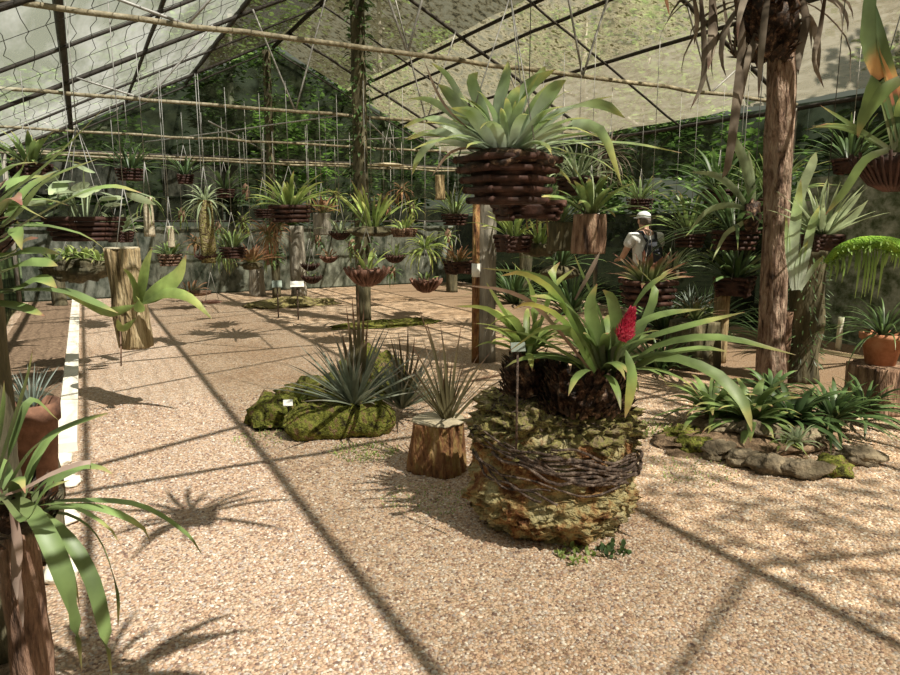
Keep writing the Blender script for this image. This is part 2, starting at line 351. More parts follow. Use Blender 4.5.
# loose pebbles lying on the gravel, thicker on the ground towards the near end of the path
import numpy as np
def pebbles():
    rg = np.random.default_rng(5); n = 95000
    r_ = 1.25 + 5.2 * rg.random(n) ** 1.15; an = math.pi / 2 - YAW + rg.uniform(-.72, .72, n)
    x = r_ * np.cos(an); y = r_ * np.sin(an); k = (x > -.13) & (x < 8.4); x, y, r_ = x[k], y[k], r_[k]; n = len(x)
    s_ = rg.uniform(.0042, .0085, n) * (1 + .05 * r_)
    base = np.array([(1, 0, 0), (.31, .95, 0), (-.81, .59, 0), (-.81, -.59, 0), (.31, -.95, 0), (0, 0, .75)], dtype=float)
    th = rg.uniform(0, 6.28, n); ex = rg.uniform(.75, 1.35, n); jit = rg.uniform(.8, 1.2, (n, 6, 1))
    b = base[None] * jit; bx = b[..., 0] * ex[:, None]; by = b[..., 1] / ex[:, None]
    X = x[:, None] + (bx * np.cos(th)[:, None] - by * np.sin(th)[:, None]) * s_[:, None]
    Y = y[:, None] + (bx * np.sin(th)[:, None] + by * np.cos(th)[:, None]) * s_[:, None]
    Z = b[..., 2] * s_[:, None] + .001
    co = np.stack([X, Y, Z], -1).reshape(-1, 3)
    f = np.array([(0, 1, 5), (1, 2, 5), (2, 3, 5), (3, 4, 5), (4, 0, 5)]); F = (f[None] + 6 * np.arange(n)[:, None, None]).reshape(-1, 3)
    me = bpy.data.meshes.new('loose_pebbles'); me.vertices.add(len(co)); me.vertices.foreach_set('co', co.ravel())
    me.loops.add(F.size); me.loops.foreach_set('vertex_index', F.ravel().astype(np.int32))
    me.polygons.add(len(F)); me.polygons.foreach_set('loop_start', (np.arange(len(F)) * 3).astype(np.int32))
    me.update(calc_edges=True); me.validate(); me.polygons.foreach_set('use_smooth', [True] * len(me.polygons))
    m, nt, N, L = _new('pebble'); g = N.new('ShaderNodeNewGeometry')
    rp = _ramp(N, [((.14, .09, .07), 0), ((.27, .165, .115), .14), ((.44, .29, .18), .3), ((.50, .355, .245), .5), ((.56, .43, .31), .68), ((.33, .27, .235), .82), ((.74, .66, .54), 1)])
    L.new(g.outputs['Random Per Island'], rp.inputs[0]); b_ = N.new('ShaderNodeBsdfPrincipled'); b_.inputs['Roughness'].default_value = .7; b_.inputs['Specular IOR Level'].default_value = .3
    L.new(rp.outputs[0], b_.inputs['Base Color']); o_ = N.new('ShaderNodeOutputMaterial'); L.new(b_.outputs[0], o_.inputs[0])
    me.materials.append(m); o = bpy.data.objects.new('loose_pebbles', me); COL.objects.link(o)
    tag(o, 'loose pinkish tan pebbles covering the gravel path', 'gravel', kind='stuff')
pebbles()

XL, XR, YB, XRG, ZRG, ZR = -1.1, 8.8, 15.9, 4.1, 5.5, 3.2
def roofz(x):
    return 3.45 + .5 * x if x < XRG else ZRG - (ZRG - ZR) / (XR - XRG) * (x - XRG)
def sheet(name, x0, x1, m, sag=.05):
    mb = MB(); nx, ny = 14, 60; vs = []
    for j in range(ny + 1):
        for i in range(nx + 1):
            x = x0 + (x1 - x0) * i / nx; y = -3 + (YB + 3.0) * j / ny
            s_ = sag * (math.sin(math.pi * (y + 3) / 2.05) ** 2) * (.4 + .6 * math.sin(math.pi * i / nx)) + .03 * noise.noise(V((x * 1.5, y * 1.5, 3)))
            vs.append((x, y, roofz(x) + .07 - s_))
    fs = [(j * (nx + 1) + i, j * (nx + 1) + i + 1, (j + 1) * (nx + 1) + i + 1, (j + 1) * (nx + 1) + i) for j in range(ny) for i in range(nx)]
    mb.add(vs, fs); return mb.build(name, m, kind='structure')
N_FILM = netmat('roof_film', (.42, .44, .34), (.84, .84, .78), .56, 1.3, (1, .25, 1), trans=.62)
N_BROWN_SHADED = netmat('tree_shaded_brown_net', (.03, .025, .014), (.08, .068, .04), .36, 30, trans=.4, tint=(1, .97, .9), speck=.2, sscale=40)  # brown net, its colour darkened further to carry tree shade
N_TAN = netmat('tan_roof_net', (.06, .05, .02), (.86, .76, .50), .58, 9, trans=.6, tint=(1, .96, .86), speck=.3, sscale=9)
N_EAVE = netmat('beige_roof_net', (.44, .38, .26), (.62, .55, .41), .56, 12, (1, .3, 1), trans=.5, tint=(1, .97, .9))
sheet('ceiling', XL, 2.25, N_FILM)
sheet('ceiling', 2.25, XRG, N_BROWN_SHADED)
N_TREE_SHADE = netmat('tree_shaded_roof_net', (.02, .018, .01), (.24, .21, .12), .40, 9, trans=.5, tint=(1, .97, .88), speck=.3, sscale=9)  # roof net darkened in colour to stand for the shade of trees
sheet('ceiling', XRG, 5.82, N_TREE_SHADE)
sheet('ceiling', 5.82, 7.2, N_TAN)
sheet('ceiling', 7.2, XR, N_EAVE)

# steel and timber frame
def wob(a, b, n, amp, seed):
    a, b = V(a), V(b)
    return [a.lerp(b, i / n) + V((0, noise.noise(V((i * .7, seed, 0))) * amp, noise.noise(V((i * .7, seed, 5))) * amp)) for i in range(n + 1)]
def beam(a, b, r, m, name='roof_beam', n=12, amp=.015, seed=0):
    k = MB(); k.tube(wob(a, b, n, amp, seed), r, 8); return k.build(name, m, kind='structure')
for i, x in enumerate((XL, -.02, .95, 2.2, XRG, 5.82, 6.22, 7.15, XR)):
    r = (.035, .042, .026, .034, .04, .03, .028, .028, .03)[i]
    dz = -.02 if x in (XL, XR) else 0
    beam((x, -2.8, roofz(x) - .04 + dz), (x, YB - .05, roofz(x) - .04 + dz), r, M_PIPE_D, 'roof_purlin', 24, .02, i)
for i, yy in enumerate((-2.0, 2.1, 4.15, 6.2, 8.2, 10.2, 12.3, 14.4, YB - .05)):
    r = .018 if i % 2 == 0 else .028
    beam((XL, yy, roofz(XL) - .1), (XRG, yy, ZRG - .1), r, M_PIPE_D, 'roof_rafter', 12, .02, i + 20)
    beam((XRG, yy, ZRG - .1), (XR, yy, ZR - .1), r, M_PIPE_D, 'roof_rafter', 12, .02, i + 40)
for i, (yy, z, r, m) in enumerate(((2.1, 3.2, .024, M_PIPE_L), (6.2, 3.2, .024, M_PIPE_L), (10.1, 3.2, .024, M_PIPE_L), (12.1, 2.97, .02, M_PIPE_L), (12.25, 2.62, .016, M_PIPE_L), (14.4, 2.85, .02, M_PIPE_L), (15.75, 3.0, .025, M_PIPE_D), (15.75, 1.62, .025, M_PIPE_D))):
    beam((XL, yy, z), (XR, yy, z), r, m, 'tie_beam', 24, .03, i + 60)
# web struts of the trusses
for yy in (6.2, 10.1):
    for a, b in ((2.9, 2.35), (2.9, 3.5), (.9, .1), (.9, 1.8), (5.05, 4.45), (5.05, 5.6), (7.1, 6.6), (7.1, 7.7)):
        beam((a, yy, 3.2), (b, yy, roofz(b) - .1), .013, M_WIRE, 'truss_strut', 4, 0)
for x0, x1, y0, y1 in ((3.9, 6.6, 10.1, 14.4), (3.9, 1.2, 10.1, 14.4), (4.0, 6.5, 14.4, 10.1), (2.0, 4.0, 12.1, 15.8)):
    beam((x0, y0, 3.25), (x1, y1, 3.1), .012, M_WIRE, 'roof_brace', 6, .02)
# wavy wire netting under the left half of the roof
mb = MB()
for i in range(18):
    x = -1.0 + i * .18
    pts = [V((x + .03 * math.sin(k * 1.9 + i), 3 + k * .32, roofz(x) - .13 + .03 * math.sin(k * 1.3 + 2 * i))) for k in range(40)]
    mb.tube(pts, .0035, 4, False)
for k in range(14):
    yy = 3.2 + k * .95; mb.tube([(-1.05 + j * .33, yy + .02 * math.sin(j), roofz(-1.05 + j * .33) - .13) for j in range(10)], .003, 4, False)
mb.build('roof_wire_netting', M_DWIRE, kind='structure')

# ---- walls
N_DARK = netmat('dark_shade_cloth', (.008, .010, .006), (.035, .042, .024), .28, 3, trans=.25, tint=(.7, .8, .6), speck=.22, sscale=2.5)
N_GREY = netmat('grey_cloth', (.035, .042, .03), (.20, .21, .17), .03, 4.5, (1, 1, .5), trans=.15, speck=.03)
N_DK2 = netmat('black_cloth', (.010, .012, .008), (.035, .04, .025), .06, 4, trans=.2)
M_WALLR = mat('stained_mossy_wall', [((.05, .07, .035), .34), ((.15, .18, .12), .46), ((.27, .30, .24), .55), ((.42, .44, .38), .7)], 7, bump=.5, bscale=30, detail=9, rough=.95)
def cloth(name, a, b, z0, z1, m, z1b=None, nu=30, nv=8, amp=.03, seed=0, kind='structure'):
    mb = MB(); a = V((a[0], a[1], 0)); b = V((b[0], b[1], 0)); nr = (b - a).cross(UP).normalized(); vs = []
    for j in range(nv + 1):
        for i in range(nu + 1):
            u = i / nu; zt = z1 if z1b is None else z1 + (z1b - z1) * u
            z = z0 + (zt - z0) * j / nv; p = a.lerp(b, u)
            vs.append(p + UP * z + nr * amp * noise.noise(V((u * 12, z * 1.2, seed))))
    fs = [(j * (nu + 1) + i, j * (nu + 1) + i + 1, (j + 1) * (nu + 1) + i + 1, (j + 1) * (nu + 1) + i) for j in range(nv) for i in range(nu)]
    mb.add(vs, fs); return mb.build(name, m, kind=kind)
# back wall: grey cloth panels below, a dark band, dark net and gable above
for i in range(5):
    x0 = XL + i * 1.98
    cloth('wall_back', (x0 - .02, YB + .012 * (i % 2)), (x0 + 1.99, YB + .012 * (i % 2)), .03, 1.5, N_GREY, seed=i)
    cloth('wall_back', (x0 + .02, YB + .03), (x0 + 1.96, YB + .03), 1.62, 2.12 if i % 2 else 1.95, N_DK2, seed=i + 9)
N_GREY2 = netmat('dull_cloth', (.012, .014, .010), (.09, .095, .075), .05, 4, (1, 1, .6), trans=.15)
for x0, x1 in ((-1.0, .9), (1.6, 3.2)):
    cloth('wall_back', (x0, YB - .03), (x1, YB - .03), 2.15, 2.85, N_GREY2, seed=x0)
cloth('wall_back', (XL, YB + .05), (XRG, YB + .05), 2.0, roofz(XL), N_DARK, ZRG, seed=20)
cloth('wall_back', (XRG, YB + .05), (XR, YB + .05), 2.2, ZRG, N_DARK, ZR, seed=21)
# right wall: mottled grey near part, dark cloth farther off, open strip beneath the eave
mb = MB(); mb.box((XR + .06, 2.5, 1.1), (.1, 7.0, 2.2)); mb.build('wall_right', M_WALLR, smooth=False, kind='structure')
cloth('wall_right', (XR, 6.0), (XR, YB), .03, 1.75, N_DK2, seed=31, nu=50)
cloth('wall_right', (XR, 6.0), (XR, YB), 2.35, ZR, N_DARK, seed=32, nu=50)
cloth('wall_right', (XR, -1), (XR, 6.0), 2.2, ZR, N_DARK, seed=33, nu=50)
cloth('wall_left', (XL - .05, -2.8), (XL - .05, YB), .03, 1.5, N_DARK, seed=41, nu=60)
cloth('wall_left', (XL - .05, 7.0), (XL - .05, YB), 1.5, 2.2, N_DK2, seed=42, nu=60)
for yy in (2.1, 6.2, 10.2, 14.4):
    for x in (XL, XR - .02):
        z1 = roofz(x) - .07
        mb = MB((x, yy, 0)); mb.tube([(x, yy, 0), (x, yy, z1)], .04, 10); o = mb.build('wall_post', M_BARK_GREY, kind='structure'); o.location = (x, yy, 0)

# ---- central timber posts with climbing vines
def vine_post(x, y, r, z1, label, seed):
    t = thing('timber_post', label, 'post', (x, y, 0))
    mb = MB((x, y, 0)); mb.log((x, y, 0), r, z1, .05, seed, 20, 30, .9); mb.build('post', M_BARK_DARK, t)
    mb = MB((x, y, 0)); rr = random.Random(seed)
    for k in range(520):
        z = z1 * (1 - rr.random() ** 1.0 * .86); a = rr.uniform(0, 6.28); q = V((x + math.cos(a) * r * 1.05, y + math.sin(a) * r * 1.05, z))
        d = V((math.cos(a), math.sin(a), rr.uniform(-.9, .4))) * rr.uniform(.06, .16)
        mb.ribbon([q, q + d * .5 + UP * .02, q + d], .05, None, .2, rr.uniform(-1, 1), 'lance', 5)
    mb.build('climbing_vine', L_DARK, t)
vine_post(3.9, 10.1, .12, ZRG - .2, 'tall dark post wrapped in vines in the middle of the shade house', 3)
vine_post(3.55, 14.3, .09, 5.0, 'tall dark vine-covered post farther off, left of the central one', 5)

# ---- trees outside the house, seen through and above its nets
def tree(x, y, h, cr, n, label, m, trunk_r=.14, seed=0, low=.25, ls=.22, grp='trees around the shade house'):
    rr = random.Random(seed); t = thing('tree', label, 'tree', (x, y, 0), grp)
    mb = MB((x, y, 0)); top = h * .8
    mb.tube(wob((x, y, 0), (x + rr.uniform(-.3, .3), y, top), 10, .15, seed), [trunk_r * (1 - .06 * k) for k in range(11)], 10)
    for k in range(7):
        a = rr.uniform(0, 6.28); z = top * rr.uniform(.4, .95)
        mb.tube(wob((x, y, z), (x + math.cos(a) * cr * .7, y + math.sin(a) * cr * .7, z + cr * .4), 5, .1, k), [.05, .045, .04, .03, .02, .012], 6)
    mb.build('trunk', M_BARK_GREY, t)
    mb = MB((x, y, 0)); c = V((x, y, h * (1 + low) / 2)); hz = h * (1 - low) / 2
    cl = []
    for k in range(42):
        while True:
            d = V((rr.uniform(-1, 1), rr.uniform(-1, 1), rr.uniform(-1, 1)))
            if .25 < d.length < 1: break
        cl.append(c + V((d.x * cr, d.y * cr, d.z * hz)))
    for k in range(n):
        q = rr.choice(cl) + V((rr.gauss(0, .30), rr.gauss(0, .30), rr.gauss(0, .22)))
        a = rr.uniform(0, 6.28); d = V((math.cos(a), math.sin(a), rr.uniform(-.6, .3))).normalized()
        sd = d.cross(V((rr.uniform(-.5, .5), rr.uniform(-.5, .5), 1))).normalized(); l = ls * rr.uniform(.6, 1.3); w = l * .28; u = rr.random()
        mb.add([q, q + d * l * .45 - sd * w, q + d * l, q + d * l * .45 + sd * w], [(0, 1, 2, 3)], [(.5, u)] * 4)
    mb.build('foliage', m, t, smooth=False)
tree(.2, 18.6, 5.2, 1.9, 5000, 'dark tree behind the left part of the back wall', L_FOL, seed=1, low=.1)
tree(3.7, 19.6, 11, 2.7, 11000, 'tall tree behind the back wall, above the left roof slope', L_FOL, seed=2, low=.15)
tree(5.0, 18.2, 4.6, 1.1, 3200, 'bright green sunlit tree seen through the back gable', L_FOLB, seed=3, low=.35)
tree(8.4, 19.6, 10, 2.5, 9500, 'tree behind the back wall, right of the middle', L_FOL, seed=4, low=.1)
tree(13.0, 16.0, 9.0, 2.5, 7000, 'tree beyond the far right corner', L_FOL, seed=5, low=.1)
tree(11.0, 11.5, 6.6, 2.0, 6000, 'tree beyond the right wall, farther one', L_FOL, seed=6, low=.08)
tree(10.9, 8.6, 3.1, 1.0, 3200, 'bright green shrub in the sun beyond the right wall', L_FOLB, seed=7, low=.3, trunk_r=.06)
tree(11.3, 5.0, 6.4, 2.0, 6000, 'tree beyond the right wall, nearer one', L_FOL, seed=8, low=.1)
tree(-3.1, 13.0, 3.6, 1.0, 3500, 'bright green shrub outside the left eave', L_FOLB, seed=9, low=.1, trunk_r=.06)
tree(-3.6, 17.5, 5.5, 2.0, 5000, 'dark tree outside the far left corner', L_FOL, seed=10, low=.1)
tree(10.8, 2.0, 8.6, 1.9, 2600, 'tall tree beyond the right wall beside the camera side', L_FOL, seed=11, low=.55)
# ================================================================== foreground planter
PC = V((2.16, 2.80, 0))
t = thing('planter_log', 'big round bark-covered planter log with tan crusty base and mossy top, nearest the camera', 'planter', PC)
mb = MB(PC); segs, rows = 120, 54; vs = []
prof = [(0, .34), (.06, .39), (.14, .415), (.24, .41), (.32, .415), (.42, .43), (.5, .425), (.55, .40), (.58, .34)]
def pr(z):
    for (a, ra), (b, rb) in zip(prof, prof[1:]):
        if z <= b: return ra + (rb - ra) * (z - a) / (b - a)
    return prof[-1][1]
for i in range(rows + 1):
    z = .58 * i / rows
    for j in range(segs):
        a = 2 * math.pi * j / segs; d = V((math.cos(a), math.sin(a), 0)); q = d * 1.0 + UP * z * 3
        k = .04 * noise.noise(q * 2.1 + V((3, 1, 0))) + .035 * noise.noise(q * 5.5) + .045 * abs(noise.noise(q * 13)) + .028 * noise.noise(q * 30)
        k *= 1.25 if z < .3 else .6
        front = max(0, d.dot((-FW - RT * .55).normalized()))
        k += .05 * front * max(0, 1 - abs(z - .14) / .16)
        vs.append(PC + d * (pr(z) + k) + UP * z)
fs = [(i * segs + j, i * segs + (j + 1) % segs, (i + 1) * segs + (j + 1) % segs, (i + 1) * segs + j) for i in range(rows) for j in range(segs)]
fs.append(tuple(rows * segs + j for j in range(segs)))
mb.add(vs, fs); mb.build('planter_body', M_TUFA, t)
mb = MB(PC); rr = random.Random(4)
for k in range(20):
    z0 = .33 + .0085 * k; a0 = rr.uniform(-3.3, -2.0); a1 = a0 + rr.uniform(.9, 2.6); pts = []
    for i in range(22):
        a = a0 + (a1 - a0) * i / 21 - .25; z = z0 + .02 * math.sin(i * .5 + k) - .05 * (i / 21) + .07 * (1 - i / 21) ** 2
        pts.append(PC + V((math.cos(a), math.sin(a), 0)) * (.462 + .016 * noise.noise(V((i * .4, k, 0)))) + UP * z)
    mb.tube(pts, [rr.uniform(.004, .010)] * 22, 6)
mb.build('bark_strand', M_STRAND, t, label='grey weathered bark strands wrapped round the middle', kind='stuff')
mb = MB(PC); mb.blob(PC + UP * .52, (.43, .42, .22), .18, 3, 2, 110, 60, -.07, .26); mb.build('moss_mound', M_LICHEN, t)
mb = MB(PC)
for k in range(260):        # twigs, roots and litter on the mound
    a = rr.uniform(0, 6.28); r_ = .36 * math.sqrt(rr.random()); q = PC + V((math.cos(a) * r_, math.sin(a) * r_, .53 + .24 * max(0, 1 - (r_ / .38) ** 2) ** .5))
    d = V((rr.uniform(-1, 1), rr.uniform(-1, 1), rr.uniform(-.3, .5))) * .07
    mb.tube([q, q + d * .5 + UP * .008, q + d], .0032, 4, False)
mb.build('dry_litter', M_STRAND, t, kind='stuff')
for k, (a0, zz) in enumerate(((-2.6, .50), (-2.0, .47), (-1.2, .50))):
    mb = MB(PC); pts = [PC + V((math.cos(a0 + i * .12), math.sin(a0 + i * .12), 0)) * (.405 + .01 * math.sin(i)) + UP * (zz - .012 * i + .01 * math.sin(2 * i)) for i in range(9)]
    mb.tube(pts, .008, 6); mb.build('root', M_STRAND, t)

# moss and small ferns at its foot
def tuft(name, x, y, r, n, L, m, label, cat='grass', seed=1, W=.012, z=0, kind='stuff', hi=85, lo=30):
    rr = random.Random(seed); mb = MB((x, y, z))
    for k in range(n):
        a = rr.uniform(0, 6.28); d = r * math.sqrt(rr.random()); q = V((x + math.cos(a) * d, y + math.sin(a) * d, z))
        e = V((rr.uniform(-1, 1), rr.uniform(-1, 1), rr.uniform(.5, 1.8))).normalized() * L * rr.uniform(.5, 1.2)
        mb.ribbon([q, q + e * .6, q + e + UP * -.15 * L], W * rr.uniform(.7, 1.3), None, .2, rr.uniform(-1, 1), 'lance', 4)
    o = mb.build(name, m); o.location = (x, y, z); return tag(o, label, cat, kind=kind)
g = G(575, 556); tuft('small_fern', g.x, g.y, .10, 46, .05, L_LIME, 'little bright green ferns at the foot of the big planter log, in front', 'fern', 2, .022)
g = G(612, 552); tuft('small_fern', g.x, g.y, .08, 40, .05, L_DARK, 'low green weeds under the right front edge of the big planter log', 'weed', 3, .022)
g = G(425, 500); tuft('grass_patch', g.x, g.y, .26, 300, .02, L_LIME, 'sparse green grass patch in the gravel in front of the square stump', seed=4, W=.007)
g = G(365, 452); tuft('grass_patch', g.x, g.y, .24, 340, .03, L_LIME, 'bright green grass patch along the front of the mossy log', seed=5, W=.009)
g = G(655, 430); tuft('grass_patch', g.x, g.y, .20, 160, .04, L_LIME, 'green sprouts right of the big planter log top', seed=6, W=.012)
g = G(262, 438); tuft('grass_patch', g.x, g.y, .22, 160, .03, L_LIME, 'thin grass at the left end of the mossy mound', seed=7, W=.008)
g = G(690, 470); tuft('grass_patch', g.x, g.y, .30, 200, .025, L_LIME, 'low weeds at the left end of the stone-edged bed', seed=8, W=.008)

# main bromeliad with the red flower
def sheaths(mb, c, rad, hgt, n, rr, L=.06, W=.035):
    for k in range(n):
        a = rr.uniform(0, 6.28); u = rr.random(); r_ = 1 - .25 * u
        q = c + V((math.cos(a) * rad[0] * r_, math.sin(a) * rad[1] * r_, hgt * u))
        d = V((math.cos(a) * .7, math.sin(a) * .7, rr.uniform(-.1, .9))).normalized()
        mb.ribbon([q - UP * .01, q + d * L * .5, q + d * L + UP * .02], W, V((-math.sin(a), math.cos(a), 0)), .5, 0, 'lance', 5)
B1 = P(600, 378, 3.28); B1b = V((B1.x, B1.y, .72))
t = thing('flowering_bromeliad', 'big strap-leaved bromeliad with a red flower spike growing on the planter log', 'bromeliad', B1b)
rr = random.Random(11)
mb = MB(B1b); mb.blob(B1b + UP * .03 - RT * .06, (.20, .17, .12), .4, 3, 5, 40, 20, -.08); sheaths(mb, B1b - UP * .05 - RT * .07, (.23, .2), .22, 420, rr, .045, .028)
mb.build('dead_leaf_sheath', M_SHEATH, t, kind='stuff')
mb = MB(B1b); D = 3.22
leafpx(mb, [(606, 372, D), (602, 320, D), (585, 280, D + .03), (574, 254, D + .05)], .062, twist=.5)
leafpx(mb, [(604, 375, D - .02), (596, 335, D - .04), (590, 305, D - .06), (597, 284, D - .07)], .07, prof='lance', side=RT)
leafpx(mb, [(612, 372, D - .03), (618, 335, D - .05), (612, 300, D - .08), (603, 290, D - .1)], .065, side=RT, prof='lance')
leafpx(mb, [(612, 365, D), (625, 325, D), (645, 290, D - .05), (674, 269, D - .1)], .06, twist=.7)
leafpx(mb, [(614, 370, D), (632, 330, D + .05), (662, 314, D + .05), (702, 309, D + .1)], .055, twist=.6)
leafpx(mb, [(612, 378, D), (640, 342, D - .05), (690, 325, D - .1), (745, 312, D - .1)], .055, twist=.5)
leafpx(mb, [(618, 378, D), (655, 346, D - .1), (720, 337, D - .15), (796, 355, D - .2)], .06, twist=.6)
leafpx(mb, [(620, 380, D), (660, 357, D - .12), (710, 370, D - .2), (742, 400, D - .3), (752, 432, D - .35)], .075, twist=.7)
leafpx(mb, [(618, 380, D), (650, 358, D), (700, 348, D), (730, 352, D)], .05, twist=.5)
leafpx(mb, [(600, 376, D), (575, 320, D - .05), (545, 278, D - .05), (480, 268, D - .1)], .06, twist=.5)
leafpx(mb, [(604, 378, D), (590, 330, D - .05), (560, 300, D - .15), (530, 296, D - .2)], .06, twist=-.6)
leafpx(mb, [(600, 380, D - .05), (575, 335, D - .15), (545, 328, D - .25), (508, 352, D - .3)], .062, twist=.7)
leafpx(mb, [(602, 380, D), (588, 340, D), (566, 300, D), (552, 275, D + .05), (560, 262, D + .08)], .06, twist=.5)
leafpx(mb, [(608, 380, D + .05), (640, 330, D + .15), (655, 290, D + .2), (640, 270, D + .25)], .05, twist=.4)
leafpx(mb, [(598, 375, D - .02), (560, 350, D - .1), (530, 335, D - .1), (500, 330, D - .1)], .05, twist=.5)
mb.rosette(B1b + UP * .12, 30, .52, .052, 84, 14, 70, rr)
mb.build('foliage', L_BROM, t)
mb = MB(B1b)
leafpx(mb, [(626, 350, D - .12), (632, 375, D - .16), (629, 400, D - .19), (625, 418, D - .2)], .05, side=RT, prof='lance')
leafpx(mb, [(598, 378, D - .1), (560, 300, D - .15), (525, 274, D - .2), (500, 276, D - .22)], .042, twist=.8)
leafpx(mb, [(596, 378, D - .1), (565, 322, D - .2), (530, 304, D - .25), (512, 310, D - .28)], .04, twist=.8)
mb.build('yellowing_leaf', L_YTIP, t, label='leaves turned yellow towards their tips')
mb = MB(B1b)
leafpx(mb, [(598, 380, D - .1), (545, 315, D - .2), (510, 292, D - .3), (463, 285, D - .35)], .028, twist=.9)
leafpx(mb, [(575, 300, D), (590, 272, D), (600, 252, D)], .03, twist=.9)
mb.build('dried_leaf', L_BROWN, t, label='brown dried leaf arching to the left')
mb = MB(B1b); a = P(612, 378, D); b = P(616, 352, D - .08); c = P(622, 341, D - .12); e = P(632, 311, D - .12)
mb.tube([a, b, c, c.lerp(e, .9)], .008, 8); stem = mb.build('flower_stem', L_LIME, t)
mb = MB(B1b); ax = (e - c); 
for k in range(110):
    u = k / 109; an = k * 2.4; sx = ax.normalized(); s1 = sx.cross(FW).normalized(); s2 = sx.cross(s1)
    rr2 = .043 * (1 - u * .75) * (.5 + min(.5, u * 4)); d = (s1 * math.cos(an) + s2 * math.sin(an)); q = c + ax * u + d * rr2 * .35
    mb.ribbon([q, q + d * rr2 * .7 + sx * .008, q + d * rr2 + sx * .028], .020, sx.cross(d), .5, 0, 'lance', 5)
mb.tube([c, c.lerp(e, .3), c.lerp(e, .7), e], [.022, .026, .018, .006], 10)
mb.build('flower_head', M_FLOWER, stem, label='cone-shaped red flower head')

B2 = P(527, 352, 3.42); B2b = V((B2.x, B2.y, .76))
t = thing('strap_leaf_bromeliad', 'smaller green bromeliad left of the red-flowered one on the planter log', 'bromeliad', B2b)
mb = MB(B2b); mb.blob(B2b + UP * .05, (.11, .11, .13), .3, 3, 8, 30, 16, -.12); sheaths(mb, B2b - UP * .05, (.12, .12), .2, 160, rr, .045, .028)
mb.build('dead_leaf_sheath', M_SHEATH, t, kind='stuff')
mb = MB(B2b); D = 3.42
leafpx(mb, [(527, 350, D), (505, 322, D), (485, 308, D - .05), (453, 306, D - .1)], .055, twist=.6)
leafpx(mb, [(525, 350, D), (512, 325, D), (497, 300, D), (486, 282, D)], .055, twist=.5)
leafpx(mb, [(530, 350, D), (535, 310, D), (528, 280, D), (512, 262, D + .05)], .055, twist=.5)
leafpx(mb, [(528, 350, D), (515, 320, D - .1), (500, 318, D - .15), (484, 330, D - .2)], .05, twist=.6)
leafpx(mb, [(532, 350, D), (545, 310, D), (555, 285, D), (575, 268, D)], .055, twist=.5)
mb.rosette(B2b + UP * .16, 24, .38, .045, 84, 20, 60, rr)
mb.build('foliage', L_LIME, t)

def sign(px, py, D, w, h, ground_z, m, name, label, tilt=.5, stake=.006):
    q = P(px, py, D); loc = V((q.x, q.y, ground_z)); t = thing(name, label, 'sign', loc)
    rot = Matrix.Rotation(-YAW + .25, 3, 'Z') @ Matrix.Rotation(-tilt, 3, 'X')
    mb = MB(loc); mb.box(q, (w, .006, h), rot); mb.build('plate', m, t, smooth=False)
    mb = MB(loc); mb.tube([loc - UP * .0, q - FW * 0.0 - UP * h * .2 + FW * .008], stake, 6); mb.build('stake', M_STRAND, t); return t
sign(518, 347, 2.98, .068, .042, .56, M_GREYTAG, 'plant_label', 'grey-green plant label on a thin stake in the planter log', .35)

# ================================================================== square stump with spiky plant
S = G(444, 472); S = V((S.x, S.y + .06, 0))
t = thing('tree_stump', 'short orange-brown cut stump with a spiky plant on top, left of the planter log', 'stump', S)
mb = MB(S); mb.log(S, .180, .335, .14, 4, 60, 20, .98, ramp=.14); mb.build('stump', M_BARK_RED, t)
mb = MB(S); mb.log(S + UP * .333, .168, .014, .08, 4, 40, 2, .96); mb.build('cut_top', M_CUT, t)
Q = S + UP * .34 + RT * .04
t = thing('spiky_bromeliad', 'stiff olive-brown spiky plant rising from the short orange-brown stump', 'bromeliad', Q)
mb = MB(Q); mb.rosette(Q, 52, .58, .018, 89, 45, 10, random.Random(5), 'blade', .4, .02, .3)
D = 3.95
for a, b, c in (((447, 418), (436, 360), (418, 305)), ((450, 418), (455, 365), (462, 322)), ((452, 418), (470, 380), (492, 350)), ((446, 418), (428, 375), (412, 345)), ((449, 418), (445, 360), (440, 322)), ((455, 418), (478, 395), (515, 372)), ((448, 418), (434, 350), (425, 318))):
    leafpx(mb, [(*a, D), (*b, D), (*c, D)], .022, prof='blade', fold=.4, side=RT)
mb.build('foliage', L_BRSPK, t)

# ================================================================== mossy island
def spiky(px, py, D, z, n, L, W, m, label, seed, extra=(), m2=None, hi=88, lo=22, droop=14):
    q = P(px, py, D); q = V((q.x, q.y, z)); t = thing('spiky_bromeliad', label, 'bromeliad', q)
    mb = MB(q); mb.rosette(q, n, L, W, hi, lo, droop, random.Random(seed), 'blade', .4, .02, .3)
    mb.build('foliage', m, t)
    if extra:
        mb = MB(q)
        for a, b in extra:
            leafpx(mb, [(px, py, D), ((px + a) / 2 + 2, (py + b) / 2, D), (a, b, D)], W * 1.1, prof='blade', fold=.4, side=RT)
        mb.build('tall_leaf', m2 or m, t, label='tall upright brownish leaves', kind=None)
    return t
I0 = G(345, 420)
def mosslump(cx, cy, rad, label, m, seed, z=.0, name='mossy_mound', cat='mossy mound', amp=.35):
    c = V((cx, cy, z)); mb = MB((cx, cy, 0)); mb.blob(c, rad, amp, 2.2, seed, 56, 28, 0, .16)
    o = mb.build(name, m); o.location = (cx, cy, 0); return tag(o, label, cat)
a = G(268, 428); b = G(345, 430); c = G(395, 425); d = G(335, 395); e = G(372, 385)
mosslump(a.x + .14, a.y + .1, (.25, .22, .22), 'dark mossy rock at the left end of the mossy island', M_MOSS, 1, .02, 'mossy_rock', 'rock')
